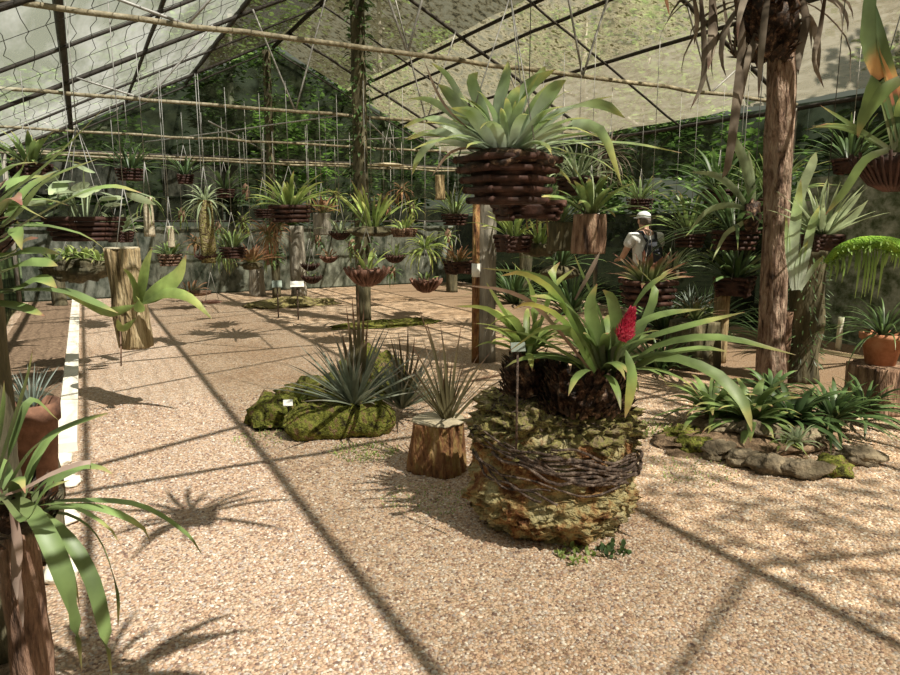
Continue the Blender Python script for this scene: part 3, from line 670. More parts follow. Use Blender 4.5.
# the long mossy log along the front
t0 = G(290, 443); t1 = G(402, 436); pts = [t0.lerp(t1, i / 9) + V((0, .12, .12)) + V((0, 0, .015 * math.sin(i * 1.7))) for i in range(10)]
ctr = (t0 + t1) / 2 + V((0, .12, 0)); mb = MB(ctr); k0 = []
nu, nv = 40, 44; vs = []
for i in range(nv + 1):
    u = i / nv; p = t0.lerp(t1, u) + V((0, .13, .11)); ax = (t1 - t0).normalized(); s1 = V((-ax.y, ax.x, 0))
    for j in range(nu):
        an = 2 * math.pi * j / nu; endk = min(1, .15 + 6 * min(u, 1 - u)) ** .5
        r_ = .15 * endk * (1 + .28 * noise.noise(V((u * 5, math.cos(an) * 1.2, math.sin(an) * 1.2))) + .14 * noise.noise(V((u * 18, math.cos(an) * 4, math.sin(an) * 4))))
        q = p + s1 * math.cos(an) * r_ + UP * math.sin(an) * r_ * .95; q.z = max(q.z, 0); vs.append(q)
fs = [(i * nu + j, i * nu + (j + 1) % nu, (i + 1) * nu + (j + 1) % nu, (i + 1) * nu + j) for i in range(nv) for j in range(nu)] + [tuple(range(nu)), tuple(nv * nu + j for j in range(nu))]
mb.add(vs, fs); o = mb.build('mossy_log', M_MOSS, None); o.location = ctr; tag(o, 'green moss-covered log lying along the front of the mossy island', 'log')
mosslump(d.x + .10, d.y + .0, (.55, .45, .19), 'low mound of moss and soil behind the mossy log', M_MOSS, 3, .0)
mosslump(e.x + .1, e.y + .25, (.36, .3, .31), 'taller mossy hump at the back of the mossy island', M_MOSS, 6, .0)
for (px, py, r_, lb) in ((345, 410, .05, 'grey stone on the mossy mound left of the grey spiky plant'), (340, 384, .045, 'pale stone high on the mossy mound, at its back'), (366, 375, .04, 'small pale stone at the back of the mossy island beside the tall spiky plant')):
    q = P(px, py, 5.15 if py > 400 else 5.6); q.z = max(q.z, .12); mb = MB(q); mb.blob(q, (r_ * 1.3, r_, r_ * .8), .3, 2, px, 16, 10); o = mb.build('stone', M_WHITE if 0 else M_STONE); o.location = q; tag(o, lb, 'stone')
sign(288, 403, 4.95, .07, .06, .13, M_WHITE, 'plant_label', 'small white square plant label stuck in the mossy island', .9)
spiky(355, 412, 4.95, .22, 74, .72, .045, L_GREYS, 'large grey-green spiky plant with tall brown leaves on the mossy island', 21, ((346, 305), (352, 296), (358, 285), (364, 302), (341, 330), (368, 318), (338, 345)), L_BRSPK)
spiky(402, 405, 5.3, .10, 70, .66, .034, L_GREYS, 'grey spiky plant at the right end of the mossy island, behind the stump', 22, ((398, 330), (408, 322), (390, 335), (415, 335), (420, 350)), L_BRSPK)
q = G(277, 402); q = V((q.x + .15, q.y + .5, .15)); 
for (px, py, n, L_, lb, sd_) in ((278, 385, 16, .10, 'tiny reddish seedling at the left back of the mossy island', 1), (300, 405, 14, .09, 'tiny green seedling right of the white label on the mossy island', 2)):
    q = P(px, py, 5.3); q.z = .17; mb = MB(q); mb.rosette(q, n, L_, .012, 80, 20, 30, random.Random(sd_), 'blade'); o = mb.build('seedling', L_REDG if sd_ == 1 else L_LIME); o.location = q; tag(o, lb, 'plant')

# low green growth farther behind the island
g = G(385, 325); mosslump(g.x, g.y, (.85, .30, .07), 'flat strip of green ground moss behind the mossy island', M_MOSS, 9, 0, 'ground_moss', 'moss')
g = G(290, 305); mosslump(g.x, g.y, (.9, .45, .13), 'low mossy mound around the back labels, far left of the middle', M_LICHEN, 12, 0, 'ground_moss', 'moss')

# ================================================================== baskets
def tub(mb, a, b, r, n=6): mb.tube([a, b], r, n)
def slat_basket(t, c, R0, R1, h, layers, m=M_SLAT, sides=6, pr=.022, rot=0.0, loc=None):
    """stacked poles tapering downwards; c is the middle of the rim"""
    mb = MB(loc or c)
    for k in range(layers):
        f = k / (layers - 1); r_ = R0 + (R1 - R0) * f; z = c.z - h * f
        for s_ in range(sides):
            if sides == 4 and (s_ + k) % 2: pass
            a0 = 2 * math.pi * s_ / sides + rot; a1 = 2 * math.pi * (s_ + 1) / sides + rot
            p = V((c.x + math.cos(a0) * r_, c.y + math.sin(a0) * r_, z - (pr * .9 if s_ % 2 and sides == 4 else 0))); q = V((c.x + math.cos(a1) * r_, c.y + math.sin(a1) * r_, p.z))
            ex = (q - p).normalized() * pr * 1.2; mb.tube([p - ex, q + ex], pr, 8)
    mb.log(V((c.x, c.y, c.z - h)), R1 * .86, h * .85, .05, 3, sides * 4, 4, R0 / R1 * .92)
    return mb.build('basket', m, t)
def fan_basket(t, c, r, h, m=M_SLAT2, n=26, loc=None, pr=.012):
    mb = MB(loc or c)
    for k in range(n):
        a = 2 * math.pi * k / n; d = V((math.cos(a), math.sin(a), 0))
        mb.tube([c - UP * h + d * r * .2, c - UP * h * .8 + d * r * .55, c - UP * h * .3 + d * r * .9, c + d * r * 1.03 + UP * (.012 if k % 2 else -.012)], pr, 6)
    vs = []
    prof = [(.1, -1), (.5, -.82), (.82, -.35), (.9, -.12)]
    mb2 = mb; nu = 24; vs = [c + V((math.cos(6.2832 * j / nu) * r * f, math.sin(6.2832 * j / nu) * r * f, z * h)) for f, z in prof for j in range(nu)]
    mb.add(vs, [(i * nu + j, i * nu + (j + 1) % nu, (i + 1) * nu + (j + 1) % nu, (i + 1) * nu + j) for i in range(3) for j in range(nu)] + [tuple(range(nu)), tuple(3 * nu + j for j in range(nu))])
    return mb.build('basket', m, t)
def wires(t, c, r, loc, ztop=3.15, n=3, m=M_WIRE, thick=.004, gather=.35):
    g = c + UP * gather; zt = ztop
    for k in range(n):
        a = 2 * math.pi * k / n + .5; mb = MB(loc); mb.tube([c + V((math.cos(a) * r, math.sin(a) * r, 0)), g], thick, 4); mb.build('hanger_wire', m, t)
    mb = MB(loc); mb.tube([g, V((g.x, g.y, zt))], thick, 4); mb.build('hanger_wire', m, t)
RZ = lambda x: roofz(min(max(x, XL), XR)) - .05

# the large hanging basket in the middle
D = 4.5; c = P(508, 160, D); t = thing('hanging_basket_bromeliad', 'large silver-green bromeliad in a dark hexagonal slat basket above the middle of the picture', 'hanging plant', c)
slat_basket(t, c, .330, .245, .26, 5, M_SLAT, 6, .022, 3.69)
mb = MB(c); mb.blob(c - UP * .02, (.3, .3, .09), .3, 3, 1, 30, 12); mb.build('soil_and_roots', M_SHEATH, t, kind='stuff')
wires(t, c, .33, c, RZ(c.x), 3, M_WIRE, .005, 1.0)
mb = MB(c); D = 4.5; rr = random.Random(31)
for pts, W in (
    (((500, 150, 0), (498, 110, 0), (505, 80, 0), (508, 60, .05)), .10), (((495, 150, 0), (482, 110, 0), (472, 82, 0), (478, 72, -.05)), .09), (((505, 150, 0), (515, 110, -.1), (530, 85, -.1), (556, 69, -.15)), .095),
    (((515, 150, 0), (535, 115, 0), (553, 90, 0), (566, 80, 0)), .11), (((520, 150, 0), (545, 118, .1), (580, 103, .1), (614, 96, .1)), .085), (((520, 150, 0), (560, 112, -.1), (600, 104, -.15), (625, 118, -.2)), .08),
    (((522, 152, 0), (560, 128, -.1), (600, 130, -.2), (622, 186, -.3)), .07), (((524, 153, 0), (580, 143, -.1), (630, 143, -.2), (682, 153, -.3)), .045), (((490, 150, 0), (465, 115, 0), (450, 95, 0), (438, 84, 0)), .09),
    (((488, 150, 0), (450, 125, -.1), (425, 118, -.1), (402, 128, -.1)), .075), (((490, 152, 0), (455, 135, 0), (430, 132, 0), (407, 140, 0)), .075), (((488, 152, 0), (460, 120, .1), (430, 100, .1), (406, 99, .1)), .06),
    (((486, 152, 0), (440, 140, -.1), (420, 155, -.1), (412, 175, -.1)), .05), (((508, 150, -.1), (508, 120, -.15), (513, 98, -.2), (520, 85, -.2)), .085), (((498, 152, -.1), (480, 125, -.25), (470, 112, -.3), (450, 108, -.35)), .09),
    (((512, 152, -.1), (530, 128, -.25), (545, 112, -.3), (565, 106, -.35)), .09), (((506, 150, .1), (525, 95, .1), (540, 75, .1), (545, 66, .1)), .085), (((490, 150, .1), (462, 100, .15), (447, 75, .15), (430, 62, .15)), .05)):
    leafpx(mb, [(x, y, D + d) for x, y, d in pts], W, side=RT * .9 + UP * .2 + FW * rr.uniform(-.7, .7), fold=.3)
mb.rosette(c, 64, .68, .062, 86, 12, 55, rr, rad=.05)
mb.build('foliage', L_SILV, t)
for lf in ([(470, 130, D), (450, 112, D), (436, 90, D), (424, 60, D)], [(500, 150, D), (455, 150, D - .1), (432, 176, D - .1)]):
    mb = MB(c); leafpx(mb, lf, .03, twist=.8); mb.build('dried_leaf', L_BROWN, t, label='dried pale brown leaf')

# the board basket hung lower and a little farther
c = P(527, 203, 5.3); t = thing('hanging_basket', 'low dark slat basket half hidden behind the large hexagonal one', 'basket', c)
slat_basket(t, c, .30, .25, .10, 3, M_SLAT, 4, .02, .5); wires(t, c, .25, c, RZ(c.x), 2, M_DWIRE, .004, .5)
for k in range(3):
    mb = MB(c); q = c + RT * (.0 + .08 * k) - UP * .1; mb.tube([q, q - UP * .06, q - UP * (.10 + .03 * k) + RT * .01], .006, 5); mb.build('hanging_root', M_BARK_PALE, t)

# timber post beneath with a white marker
q = G(484, 361); t = thing('wooden_post', 'upright wooden post with a white band, standing on the gravel below the large hanging basket', 'post', q)
mb = MB(q); mb.log(q, .13, 2.0, .05, 8, 36, 24, .97); mb.build('post', M_BARK_GREY, t)
mb = MB(q); mb.tube([q - RT * .10 - FW * .08, q - RT * .10 - FW * .08 + UP * 1.85], [.05, .045], 10); mb.build('side_pole', M_BARK_RED, t)
mb = MB(q); z = q - RT * .10 - FW * .08; mb.tube([z + UP * .99, z + UP * 1.14], .053, 10); mb.build('white_marker', M_WHITE, t)
# ================================================================== right-hand trunk with its dead bromeliad
q = G(771, 386); t = thing('bare_tree', 'tall thin reddish-brown trunk rising right of the middle, with rough bark', 'tree trunk', q)
mb = MB(q); segs, rows = 40, 60; vs = []
tp = P(785, -60, 6.3)
ang = math.atan2(-FW.y, -FW.x)
for i in range(rows + 1):
    u = i / rows; p = V((q.x, q.y, 0)).lerp(tp, u)
    for j in range(segs):
        a = 2 * math.pi * j / segs
        r_ = .118 * (1 + .25 * max(0, .12 - u) / .12 + .13 * noise.noise(V((math.cos(a) * 1.1, math.sin(a) * 1.1, u * 4))) + .16 * noise.noise(V((math.cos(a) * 5, math.sin(a) * 5, u * 7))))
        vs.append(p + V((math.cos(a) * r_, math.sin(a) * r_, 0)))
mb.add(vs, [(i * segs + j, i * segs + (j + 1) % segs, (i + 1) * segs + (j + 1) % segs, (i + 1) * segs + j) for i in range(rows) for j in range(segs)] + [tuple(reversed(range(segs))), tuple(rows * segs + j for j in range(segs))])
mb.build('trunk', M_TRUNK, t)
c = P(768, 22, 6.1); 
t = thing('dead_bromeliad_clump', 'dark shaggy bromeliad clump with long drooping dead leaves, tied to the top of the trunk', 'bromeliad', c)
rr = random.Random(41)
mb = MB(c); mb.blob(c + UP * .05, (.23, .2, .36), .4, 2, 4, 36, 24, None, .25); sheaths(mb, c - UP * .35, (.19, .17), .7, 160, rr, .16, .06); mb.build('root_mass', M_SHEATH, t)
mb = MB(c); D = 5.9
for pts, W in ((((735, -10), (742, 40), (737, 100), (728, 165), (722, 178)), .085), (((700, -10), (704, 40), (703, 80), (690, 110)), .05), (((712, -10), (713, 30), (708, 70)), .10), (((722, -10), (728, 30), (733, 55)), .04),
               (((752, -10), (758, 30), (748, 60), (740, 110)), .07), (((800, -10), (806, 20), (800, 50), (798, 75)), .07), (((826, -10), (820, 30), (814, 60), (824, 88)), .05), (((693, -8), (697, 20), (694, 45)), .04), (((792, 0), (796, 30), (801, 45)), .09), (((745, 0), (735, 50), (757, 80)), .03)):
    leafpx(mb, [(x, y, D + rr.uniform(-.2, .2)) for x, y in pts], W, side=(RT + FW * rr.uniform(-.6, .6)).normalized(), fold=.4)
mb.rosette(c + UP * .2, 22, 1.0, .06, 40, -30, 95, rr, rad=.15)
mb.build('drooping_leaf', L_DEAD, t, kind='stuff')

# mossy upright log behind the trunk and the bromeliad above it
q = G(806, 384); q = q + FW * .15; t = thing('mossy_log', 'thick dark mossy upright log right behind the reddish trunk', 'log', q)
mb = MB(q); mb.log(q, .19, 1.32, .12, 12, 40, 26, .75, lean=(.02, 0), ramp=.12); mb.build('log', M_BARK_DARK, t)
mb = MB(q); mb.log(q + RT * -.2 - FW * .06, .055, .72, .1, 13, 16, 10, .9); mb.build('side_pole', M_BARK, t)
mb = MB(q); rr = random.Random(44)
for k in range(420):
    z = rr.uniform(.2, 1.3); a = rr.uniform(0, 6.28); p_ = q + V((math.cos(a) * .17, math.sin(a) * .17, z)); d = V((math.cos(a), math.sin(a), rr.uniform(-1.2, .2))) * rr.uniform(.03, .09)
    mb.ribbon([p_, p_ + d * .6, p_ + d], .014, None, .2, rr.uniform(-1, 1), 'lance', 4)
mb.build('moss_and_fern', L_DARK, t, kind='stuff')
c = P(823, 236, 5.7)
t = thing('hanging_basket_bromeliad', 'grey-green upright bromeliad in a small dark slat basket above the upright mossy log', 'hanging plant', c)
slat_basket(t, c, .15, .14, .10, 4, M_SLAT, 4, .016, .3); wires(t, c, .12, c, RZ(c.x), 2, M_DWIRE, .004, .4)
mb = MB(c); rr = random.Random(45); mb.rosette(c, 26, .58, .055, 86, 25, 18, rr, 'blade', .4, .03)
D = 5.7
for pts, W in ((((818, 235), (800, 200), (812, 165), (816, 152)), .09), (((812, 236), (800, 215), (798, 180)), .06), (((828, 235), (845, 210), (862, 192)), .07), (((826, 236), (850, 220), (868, 200)), .06), (((820, 235), (824, 200), (828, 178)), .07)):
    leafpx(mb, [(x, y, D) for x, y in pts], W, side=RT, prof='strap')
mb.build('foliage', L_PALE, t)
c = P(797, 290, 5.65); c0 = V((c.x, c.y, c.z))
t = thing('mounted_bromeliad', 'long pale upright strap leaves fixed to the mossy log, right beside the reddish trunk', 'bromeliad', c0)
mb = MB(c0); D = 5.6
for pts, W in ((((795, 290), (793, 250), (797, 210), (801, 180)), .10), (((800, 290), (806, 255), (812, 225), (820, 205)), .08), (((792, 288), (788, 250), (786, 215)), .05), (((800, 290), (812, 270), (824, 255)), .05), (((798, 290), (800, 262), (808, 240)), .07)):
    leafpx(mb, [(x, y, D) for x, y in pts], W, side=RT, prof='strap')
mb.build('foliage', L_SILV, t)

# bright mossy arm to the right edge
t = thing('mossy_branch', 'bright green moss-covered branch reaching in from the right edge below the fan basket', 'branch', P(900, 242, 5.0))
off = P(900, 242, 5.0); mb = MB(off); pts = resample([P(826, 262, 5.3), P(845, 247, 5.2), P(875, 242, 5.1), P(905, 248, 5.0), P(960, 262, 4.9)], 14)
mb.tube(pts, [.02, .03, .04, .04, .045, .05, .05, .05, .055, .055, .05, .05, .05, .05], 12); mb.build('branch', M_MOSS_B, t)
mb = MB(off); rr = random.Random(5)
for k in range(700):
    p_ = pts[rr.randrange(13)].lerp(pts[rr.randrange(13)], 0); i = rr.randrange(13); p_ = pts[i].lerp(pts[i + 1], rr.random()); a = rr.uniform(0, 6.28)
    d = (UP * math.sin(a) + FW * math.cos(a)) * .045; e = V((rr.uniform(-1, 1), rr.uniform(-1, 1), -.8)) * rr.uniform(.02, .06)
    mb.ribbon([p_ + d, p_ + d + e * .6, p_ + d + e], .012, None, .2, 0, 'lance', 4)
for i in range(1, 11):
    for s_ in range(3): 
        p_ = pts[i] + RT * .05 * s_; l = .12 + .12 * rr.random() + (.25 if i in (5, 6) else 0); mb.ribbon([p_, p_ - UP * l * .5 + RT * .01, p_ - UP * l], .02, RT, .1, 0, 'lance', 5)
mb.build('hanging_moss', L_FOLB, t, kind='stuff')
q = P(960, 262, 4.9); mb = MB(off); mb.log(V((q.x, q.y, 0)), .07, q.z + .1, .1, 3, 20, 14); mb.build('support_log', M_BARK_DARK, t)

# fan basket with orchid at the right edge
c = P(897, 156, 3.3); t = thing('hanging_fan_basket_orchid', 'orchid with orange-patched leaves in a dark round fan basket at the right edge', 'hanging plant', c)
fan_basket(t, c, .19, .16, M_SLAT, 34, pr=.008); wires(t, c, .18, c, RZ(c.x), 3, M_DWIRE, .003, .9)
mb = MB(c); mb.blob(c - UP * .03, (.16, .16, .05), .5, 4, 3, 24, 10, None, .3); mb.build('roots', M_STRAND, t, kind='stuff')
mb = MB(c); D = 3.2
for pts, W in ((((900, 140), (888, 90), (868, 35), (880, -70)), .085), (((903, 140), (897, 100), (884, 50), (876, 5)), .06)):
    leafpx(mb, [(x, y, D) for x, y in pts], W, side=RT, prof='strap')
mb.build('orange_leaf', L_ORNG, t)
mb = MB(c)
for pts, W in ((((895, 148), (880, 80), (868, 100), (858, 138)), .06), (((900, 80), (882, 92), (866, 112), (857, 136)), .075), (((892, 150), (905, 100), (915, 60)), .06), (((888, 150), (865, 160), (845, 190), (825, 215)), .045), (((890, 148), (860, 130), (820, 105)), .022), (((890, 150), (850, 128), (812, 126)), .016)):
    leafpx(mb, [(x, y, D) for x, y in pts], W, side=(RT + UP * .3), prof='strap')
mb.rosette(c, 10, .42, .05, 88, 30, 50, random.Random(51)); mb.build('green_leaf', L_BROM, t)

# stone-edged bed on the right
bl, br, bf = G(690, 448), G(868, 452), G(780, 470)
bc = (bl + br) / 2 + FW * .35; 
mosslump(bc.x, bc.y, (.85, .5, .13), 'low soil mound of the stone-edged bed on the right', M_SOIL, 15, -.01, 'soil_mound', 'soil bed', .2)
rr = random.Random(61)
stones = [((700, 453), 'leftmost mossy stone'), ((722, 458), 'second stone from the left'), ((750, 466), 'flat tan slab below the light green plantlet'), ((778, 474), 'front stone under the small striped plant'), ((808, 478), 'grey block right of the small striped plant'), ((836, 474), 'mossy stone near the right corner'), ((862, 464), 'reddish mossy stone at the right corner'), ((686, 440), 'small green stone at the left tip'), ((735, 446), 'upper tan slab lying behind the front row'), ((772, 452), 'upper flat stone in the middle of the edging'), ((815, 456), 'upper dark stone behind the grey block')]
for k, ((x, y), lb) in enumerate(stones):
    g = G(x, y); sz = (rr.uniform(.12, .17), rr.uniform(.08, .11), rr.uniform(.055, .08)); zc = .02 if k < 8 else .10
    mb = MB(); mb.blob((0, 0, 0), sz, .5, 1.6, k + 70, 24, 14, -.055, .25); o = mb.build('edging_stone', M_MOSS if k in (0, 5, 7) else M_STONE)
    o.location = (g.x, g.y + (.1 if k > 7 else .03), zc + .02); o.rotation_euler.z = -YAW + rr.uniform(-.3, .3); tag(o, lb + ' of the right-hand bed', 'stone', 'stones edging the right-hand bed')
def bedplant(px, py, D, z, n, L, W, m, label, seed, hi=75, lo=8, droop=60, prof='lance', name='leafy_plant', cat='plant', fold=.3):
    q = P(px, py, D); q = V((q.x, q.y, z)); mb = MB(q); mb.rosette(q, n, L, W, hi, lo, droop, random.Random(seed), prof, fold, .02, .3)
    o = mb.build(name, m); o.location = q; return tag(o, label, cat)
bedplant(712, 425, 5.1, .12, 50, .50, .062, L_BROM, 'dark green broad-leaved plant at the left end of the right-hand bed', 71)
bedplant(750, 430, 4.8, .13, 50, .50, .068, L_BROM, 'glossy green broad-leaved plant in the middle left of the right-hand bed', 72)
bedplant(792, 427, 4.8, .13, 50, .50, .062, L_DARK, 'arching dark green plant in the middle right of the right-hand bed', 73)
bedplant(832, 427, 4.9, .13, 60, .52, .038, L_DARK, 'dark narrow-leaved plant at the right of the right-hand bed', 74)
bedplant(770, 408, 5.7, .12, 30, .40, .05, L_DARK, 'dark green plant at the foot of the reddish trunk', 75)
bedplant(862, 418, 5.2, .1, 50, .46, .03, L_DARK, 'thin-leaved dark plant behind the right corner stones', 76)
bedplant(795, 462, 4.25, .17, 26, .20, .026, L_PALE, 'small pale striped spider-like plant on the front stones of the right-hand bed', 77, prof='blade')
bedplant(780, 465, 4.3, .13, 14, .12, .02, L_LIME, 'tiny yellow-green tuft left of the pale striped plant', 78)

# stump and terracotta pot at the right
q = G(886, 414); q = q + FW * .15
t = thing('tree_stump', 'wide dark brown stump at the right edge carrying the terracotta pot', 'stump', q)
mb = MB(q); mb.log(q, .25, .40, .10, 17, 44, 16, .98, ramp=.1); mb.build('stump', M_BARK, t)
def pot(c, r, h, t, m=M_TERRA, off=None):
    mb = MB(off or c); n = 32; pf = [(.0, .62), (.0, .66), (.8, .92), (.8, 1.03), (1, 1.06), (1, .95), (.86, .88), (.86, 0)]
    vs = [c + V((math.cos(6.28319 * j / n) * r * f, math.sin(6.28319 * j / n) * r * f, z * h)) for z, f in pf for j in range(n)]
    mb.add(vs, [(i * n + j, i * n + (j + 1) % n, (i + 1) * n + (j + 1) % n, (i + 1) * n + j) for i in range(len(pf) - 1) for j in range(n)] + [tuple(reversed(range(n)))]); return mb.build('pot', m, t)
q2 = V((q.x, q.y, .402)); t = thing('potted_plant', 'terracotta pot of long thin dark leaves on the stump at the right edge', 'potted plant', q2)
pot(q2, .17, .27, t)
mb = MB(q2); mb.rosette(q2 + UP * .24, 52, .62, .026, 80, 5, 75, random.Random(81), 'blade'); mb.build('foliage', L_DARK, t)
q = G(840, 352) + FW * 1.6; q = G(838, 350); t = thing('white_post', 'thin short pale post before the right wall, left of the terracotta pot', 'post', q); mb = MB(q); mb.log(q, .035, .42, .05, 3, 14, 6); mb.build('post', M_CONC, t)

# barrel stump with twigs beside the upright log piece
q = G(700, 372); q = q + FW * .25; t = thing('tree_stump', 'broad dark stump left of the reddish trunk with a leafy plant behind it', 'stump', q)
mb = MB(q); mb.log(q, .26, .52, .12, 19, 44, 18, .92, ramp=.14); mb.build('stump', M_BARK_DARK, t)
q2 = V((q.x, q.y, .53)); bedq = MB(q2); bedq.rosette(q2, 34, .45, .03, 85, 20, 50, random.Random(83), 'blade'); o = bedq.build('grassy_plant', L_REDG); o.location = q2; tag(o, 'grassy brownish plant growing on the broad dark stump left of the trunk', 'plant')
q = P(722, 305, 7.6); t = thing('cut_log_piece', 'short pale upright cut log piece left of the reddish trunk', 'log', V((q.x, q.y, 0)))
mb = MB((q.x, q.y, 0)); mb.log((q.x, q.y, 0), .085, .98, .06, 23, 24, 12); mb.build('log', M_BARK_PALE, t)
bedplant(690, 300, 8.0, .55, 70, .42, .018, L_TILL, 'silver-grey feathery rosette left of the cut log piece', 84, 88, 5, 30, 'blade', 'air_plant', 'plant')
q = P(690, 340, 8.0); t = thing('tree_stump', 'slender dark stump under the silver-grey feathery rosette', 'stump', V((q.x, q.y, 0))); mb = MB((q.x, q.y, 0)); mb.log((q.x, q.y, 0), .12, .55, .1, 24, 24, 10); mb.build('stump', M_BARK_DARK, t)

# ================================================================== left foreground
# post at the bottom left corner with arching bromeliad
D = 1.75; lp = P(16, 530, D); q = V((lp.x, lp.y, 0))
t = thing('wooden_post', 'thick brown log post at the bottom left corner carrying an arching bromeliad', 'post', q)
mb = MB(q); mb.log(q, .052, lp.z, .08, 29, 44, 30, 1.0, ramp=.12); mb.build('post', M_BARK, t)
t = thing('strap_leaf_bromeliad', 'bromeliad with long arching green leaves on the log post at the bottom left', 'bromeliad', lp)
rr = random.Random(91); mb = MB(lp)
sheaths(mb, lp - UP * .02, (.08, .08), .12, 60, rr, .06, .03); mb.build('dead_leaf_sheath', M_SHEATH, t, kind='stuff')
mb = MB(lp)
for pts, W in ((((2, 492, 1.7), (35, 515, 1.6), (62, 570, 1.55), (75, 620, 1.55), (82, 672, 1.55)), .05), (((15, 500, 1.72), (60, 530, 1.65), (90, 575, 1.62), (105, 630, 1.6), (112, 680, 1.6)), .04),
               (((20, 505, 1.75), (80, 500, 1.8), (140, 505, 1.85), (185, 532, 1.9), (203, 556, 1.92)), .022), (((20, 510, 1.75), (70, 515, 1.8), (100, 540, 1.85), (117, 590, 1.88), (118, 630, 1.9)), .018),
               (((10, 490, 1.75), (45, 500, 1.85), (70, 560, 1.9), (80, 610, 1.92)), .03), (((0, 470, 1.7), (20, 440, 1.65), (40, 400, 1.6), (0, 520, 1.5)), .0),
               (((5, 490, 1.65), (35, 445, 1.6), (70, 425, 1.58), (112, 412, 1.55)), .032), (((-5, 480, 1.75), (10, 430, 1.75), (25, 380, 1.75), (33, 348, 1.75)), .05),
               (((0, 490, 1.8), (10, 450, 1.8), (30, 400, 1.85), (58, 420, 1.9)), .03), (((-10, 480, 1.7), (0, 420, 1.7), (4, 380, 1.7)), .06), (((5, 500, 1.6), (25, 520, 1.5), (45, 490, 1.5), (70, 480, 1.5)), .02)):
    if W: leafpx(mb, pts, W, fold=.3, twist=.55, n=14)
mb.rosette(lp + UP * .05, 14, .42, .035, 80, 5, 80, rr)
mb.build('foliage', L_BROM, t)
mb = MB(lp)
leafpx(mb, [(12, 508, 1.62), (17, 540, 1.6), (16, 575, 1.6), (17, 600, 1.6)], .03, side=RT, fold=.5); leafpx(mb, [(5, 495, 1.6), (25, 488, 1.6), (55, 472, 1.6), (88, 462, 1.6), (90, 470, 1.6)], .018, twist=.8)
leafpx(mb, [(18, 560, 1.6), (21, 600, 1.6), (23, 628, 1.6)], .014, side=RT)
mb.build('dried_leaf', L_BROWN, t, label='shrivelled pale brown leaves')

# clay pot on the bed behind it
q = G(30, 478); q = V((q.x + .02, q.y + .12, .03)); q = P(33, 430, 3.0); q = V((q.x, q.y, 0.03))
t = thing('potted_plant', 'clay pot darkened as in shade, with thin grey spiky leaves on the planting bed at the left', 'potted plant', q)
q_h = P(33, 402, 3.0).z - .03
mb = MB(q); mb.log(q, .10, .3, .08, 33, 20, 6); mb.build('stump_base', M_BARK_DARK, t)
pot(q + UP * .3, .115, max(.2, q_h - .3), t, M_TERRA_SHADED, q)
mb = MB(q); mb.rosette(q + UP * (q_h - .02), 34, .26, .012, 86, 30, 15, random.Random(93), 'blade'); mb.build('foliage', L_TILL, t)
q = P(10, 330, 3.6); q = V((q.x, q.y, .02)); t = thing('tree_stump', 'dark stump in the planting bed at the left edge beyond the clay pot', 'stump', q)
mb = MB(q); mb.log(q, .17, .62, .1, 35, 30, 14); mb.build('stump', M_BARK_DARK, t)

# leaves of the large plant entering from the left edge
c = P(-40, 235, 2.3); t = thing('strap_leaf_bromeliad', 'large plant at the upper left edge with long green leaves crossing the frame', 'bromeliad', V((c.x, c.y, 0)))
off = V((c.x, c.y, 0)); mb = MB(off); mb.log(off, .10, c.z - .02, .08, 37, 26, 20); mb.build('support_log', M_BARK_DARK, t)
mb = MB(off); sheaths(mb, c - UP * .08, (.11, .11), .2, 80, rr, .09, .05); mb.build('dead_leaf_sheath', M_SHEATH, t, kind='stuff')
mb = MB(off)
for pts, W in ((((-40, 240, 2.3), (0, 200, 2.2), (50, 160, 2.15), (108, 104, 2.1)), .042), (((-40, 245, 2.3), (10, 220, 2.2), (45, 180, 2.1), (100, 158, 2.0)), .045), (((-40, 262, 2.3), (20, 225, 2.2), (75, 195, 2.1), (112, 186, 2.1), (142, 193, 2.1)), .032),
               (((-30, 275, 2.3), (10, 255, 2.2), (35, 250, 2.2), (60, 254, 2.2)), .05), (((-30, 285, 2.3), (15, 265, 2.1), (40, 262, 2.1), (58, 266, 2.1)), .06), (((-30, 292, 2.3), (10, 290, 2.2), (40, 278, 2.2), (57, 288, 2.15)), .055),
               (((-30, 280, 2.3), (0, 230, 2.3), (25, 190, 2.35), (55, 172, 2.4)), .05), (((-40, 260, 2.3), (-10, 215, 2.4), (15, 180, 2.5), (30, 150, 2.5)), .05), (((-30, 300, 2.3), (15, 305, 2.2), (45, 316, 2.1)), .04),
               (((0, 290, 2.2), (60, 290, 2.2), (90, 300, 2.2), (118, 313, 2.2)), .035), (((-40, 260, 2.2), (0, 240, 2.1), (15, 230, 2.1), (22, 250, 2.0)), .05)):
    leafpx(mb, pts, W, fold=.3, twist=.6, n=14)
mb.rosette(c, 16, .5, .05, 85, 0, 60, rr); mb.build('foliage', L_BROM, t)
mb = MB(off); leafpx(mb, [(-30, 240, 2.2), (-5, 215, 2.15), (12, 195, 2.1), (22, 205, 2.1)], .07, twist=.6, prof='lance'); leafpx(mb, [(-30, 250, 2.2), (5, 255, 2.1), (25, 240, 2.1), (38, 238, 2.1)], .04, twist=.6, prof='lance'); mb.build('reddish_leaf', L_REDG, t, label='reddish brown leaf bases')

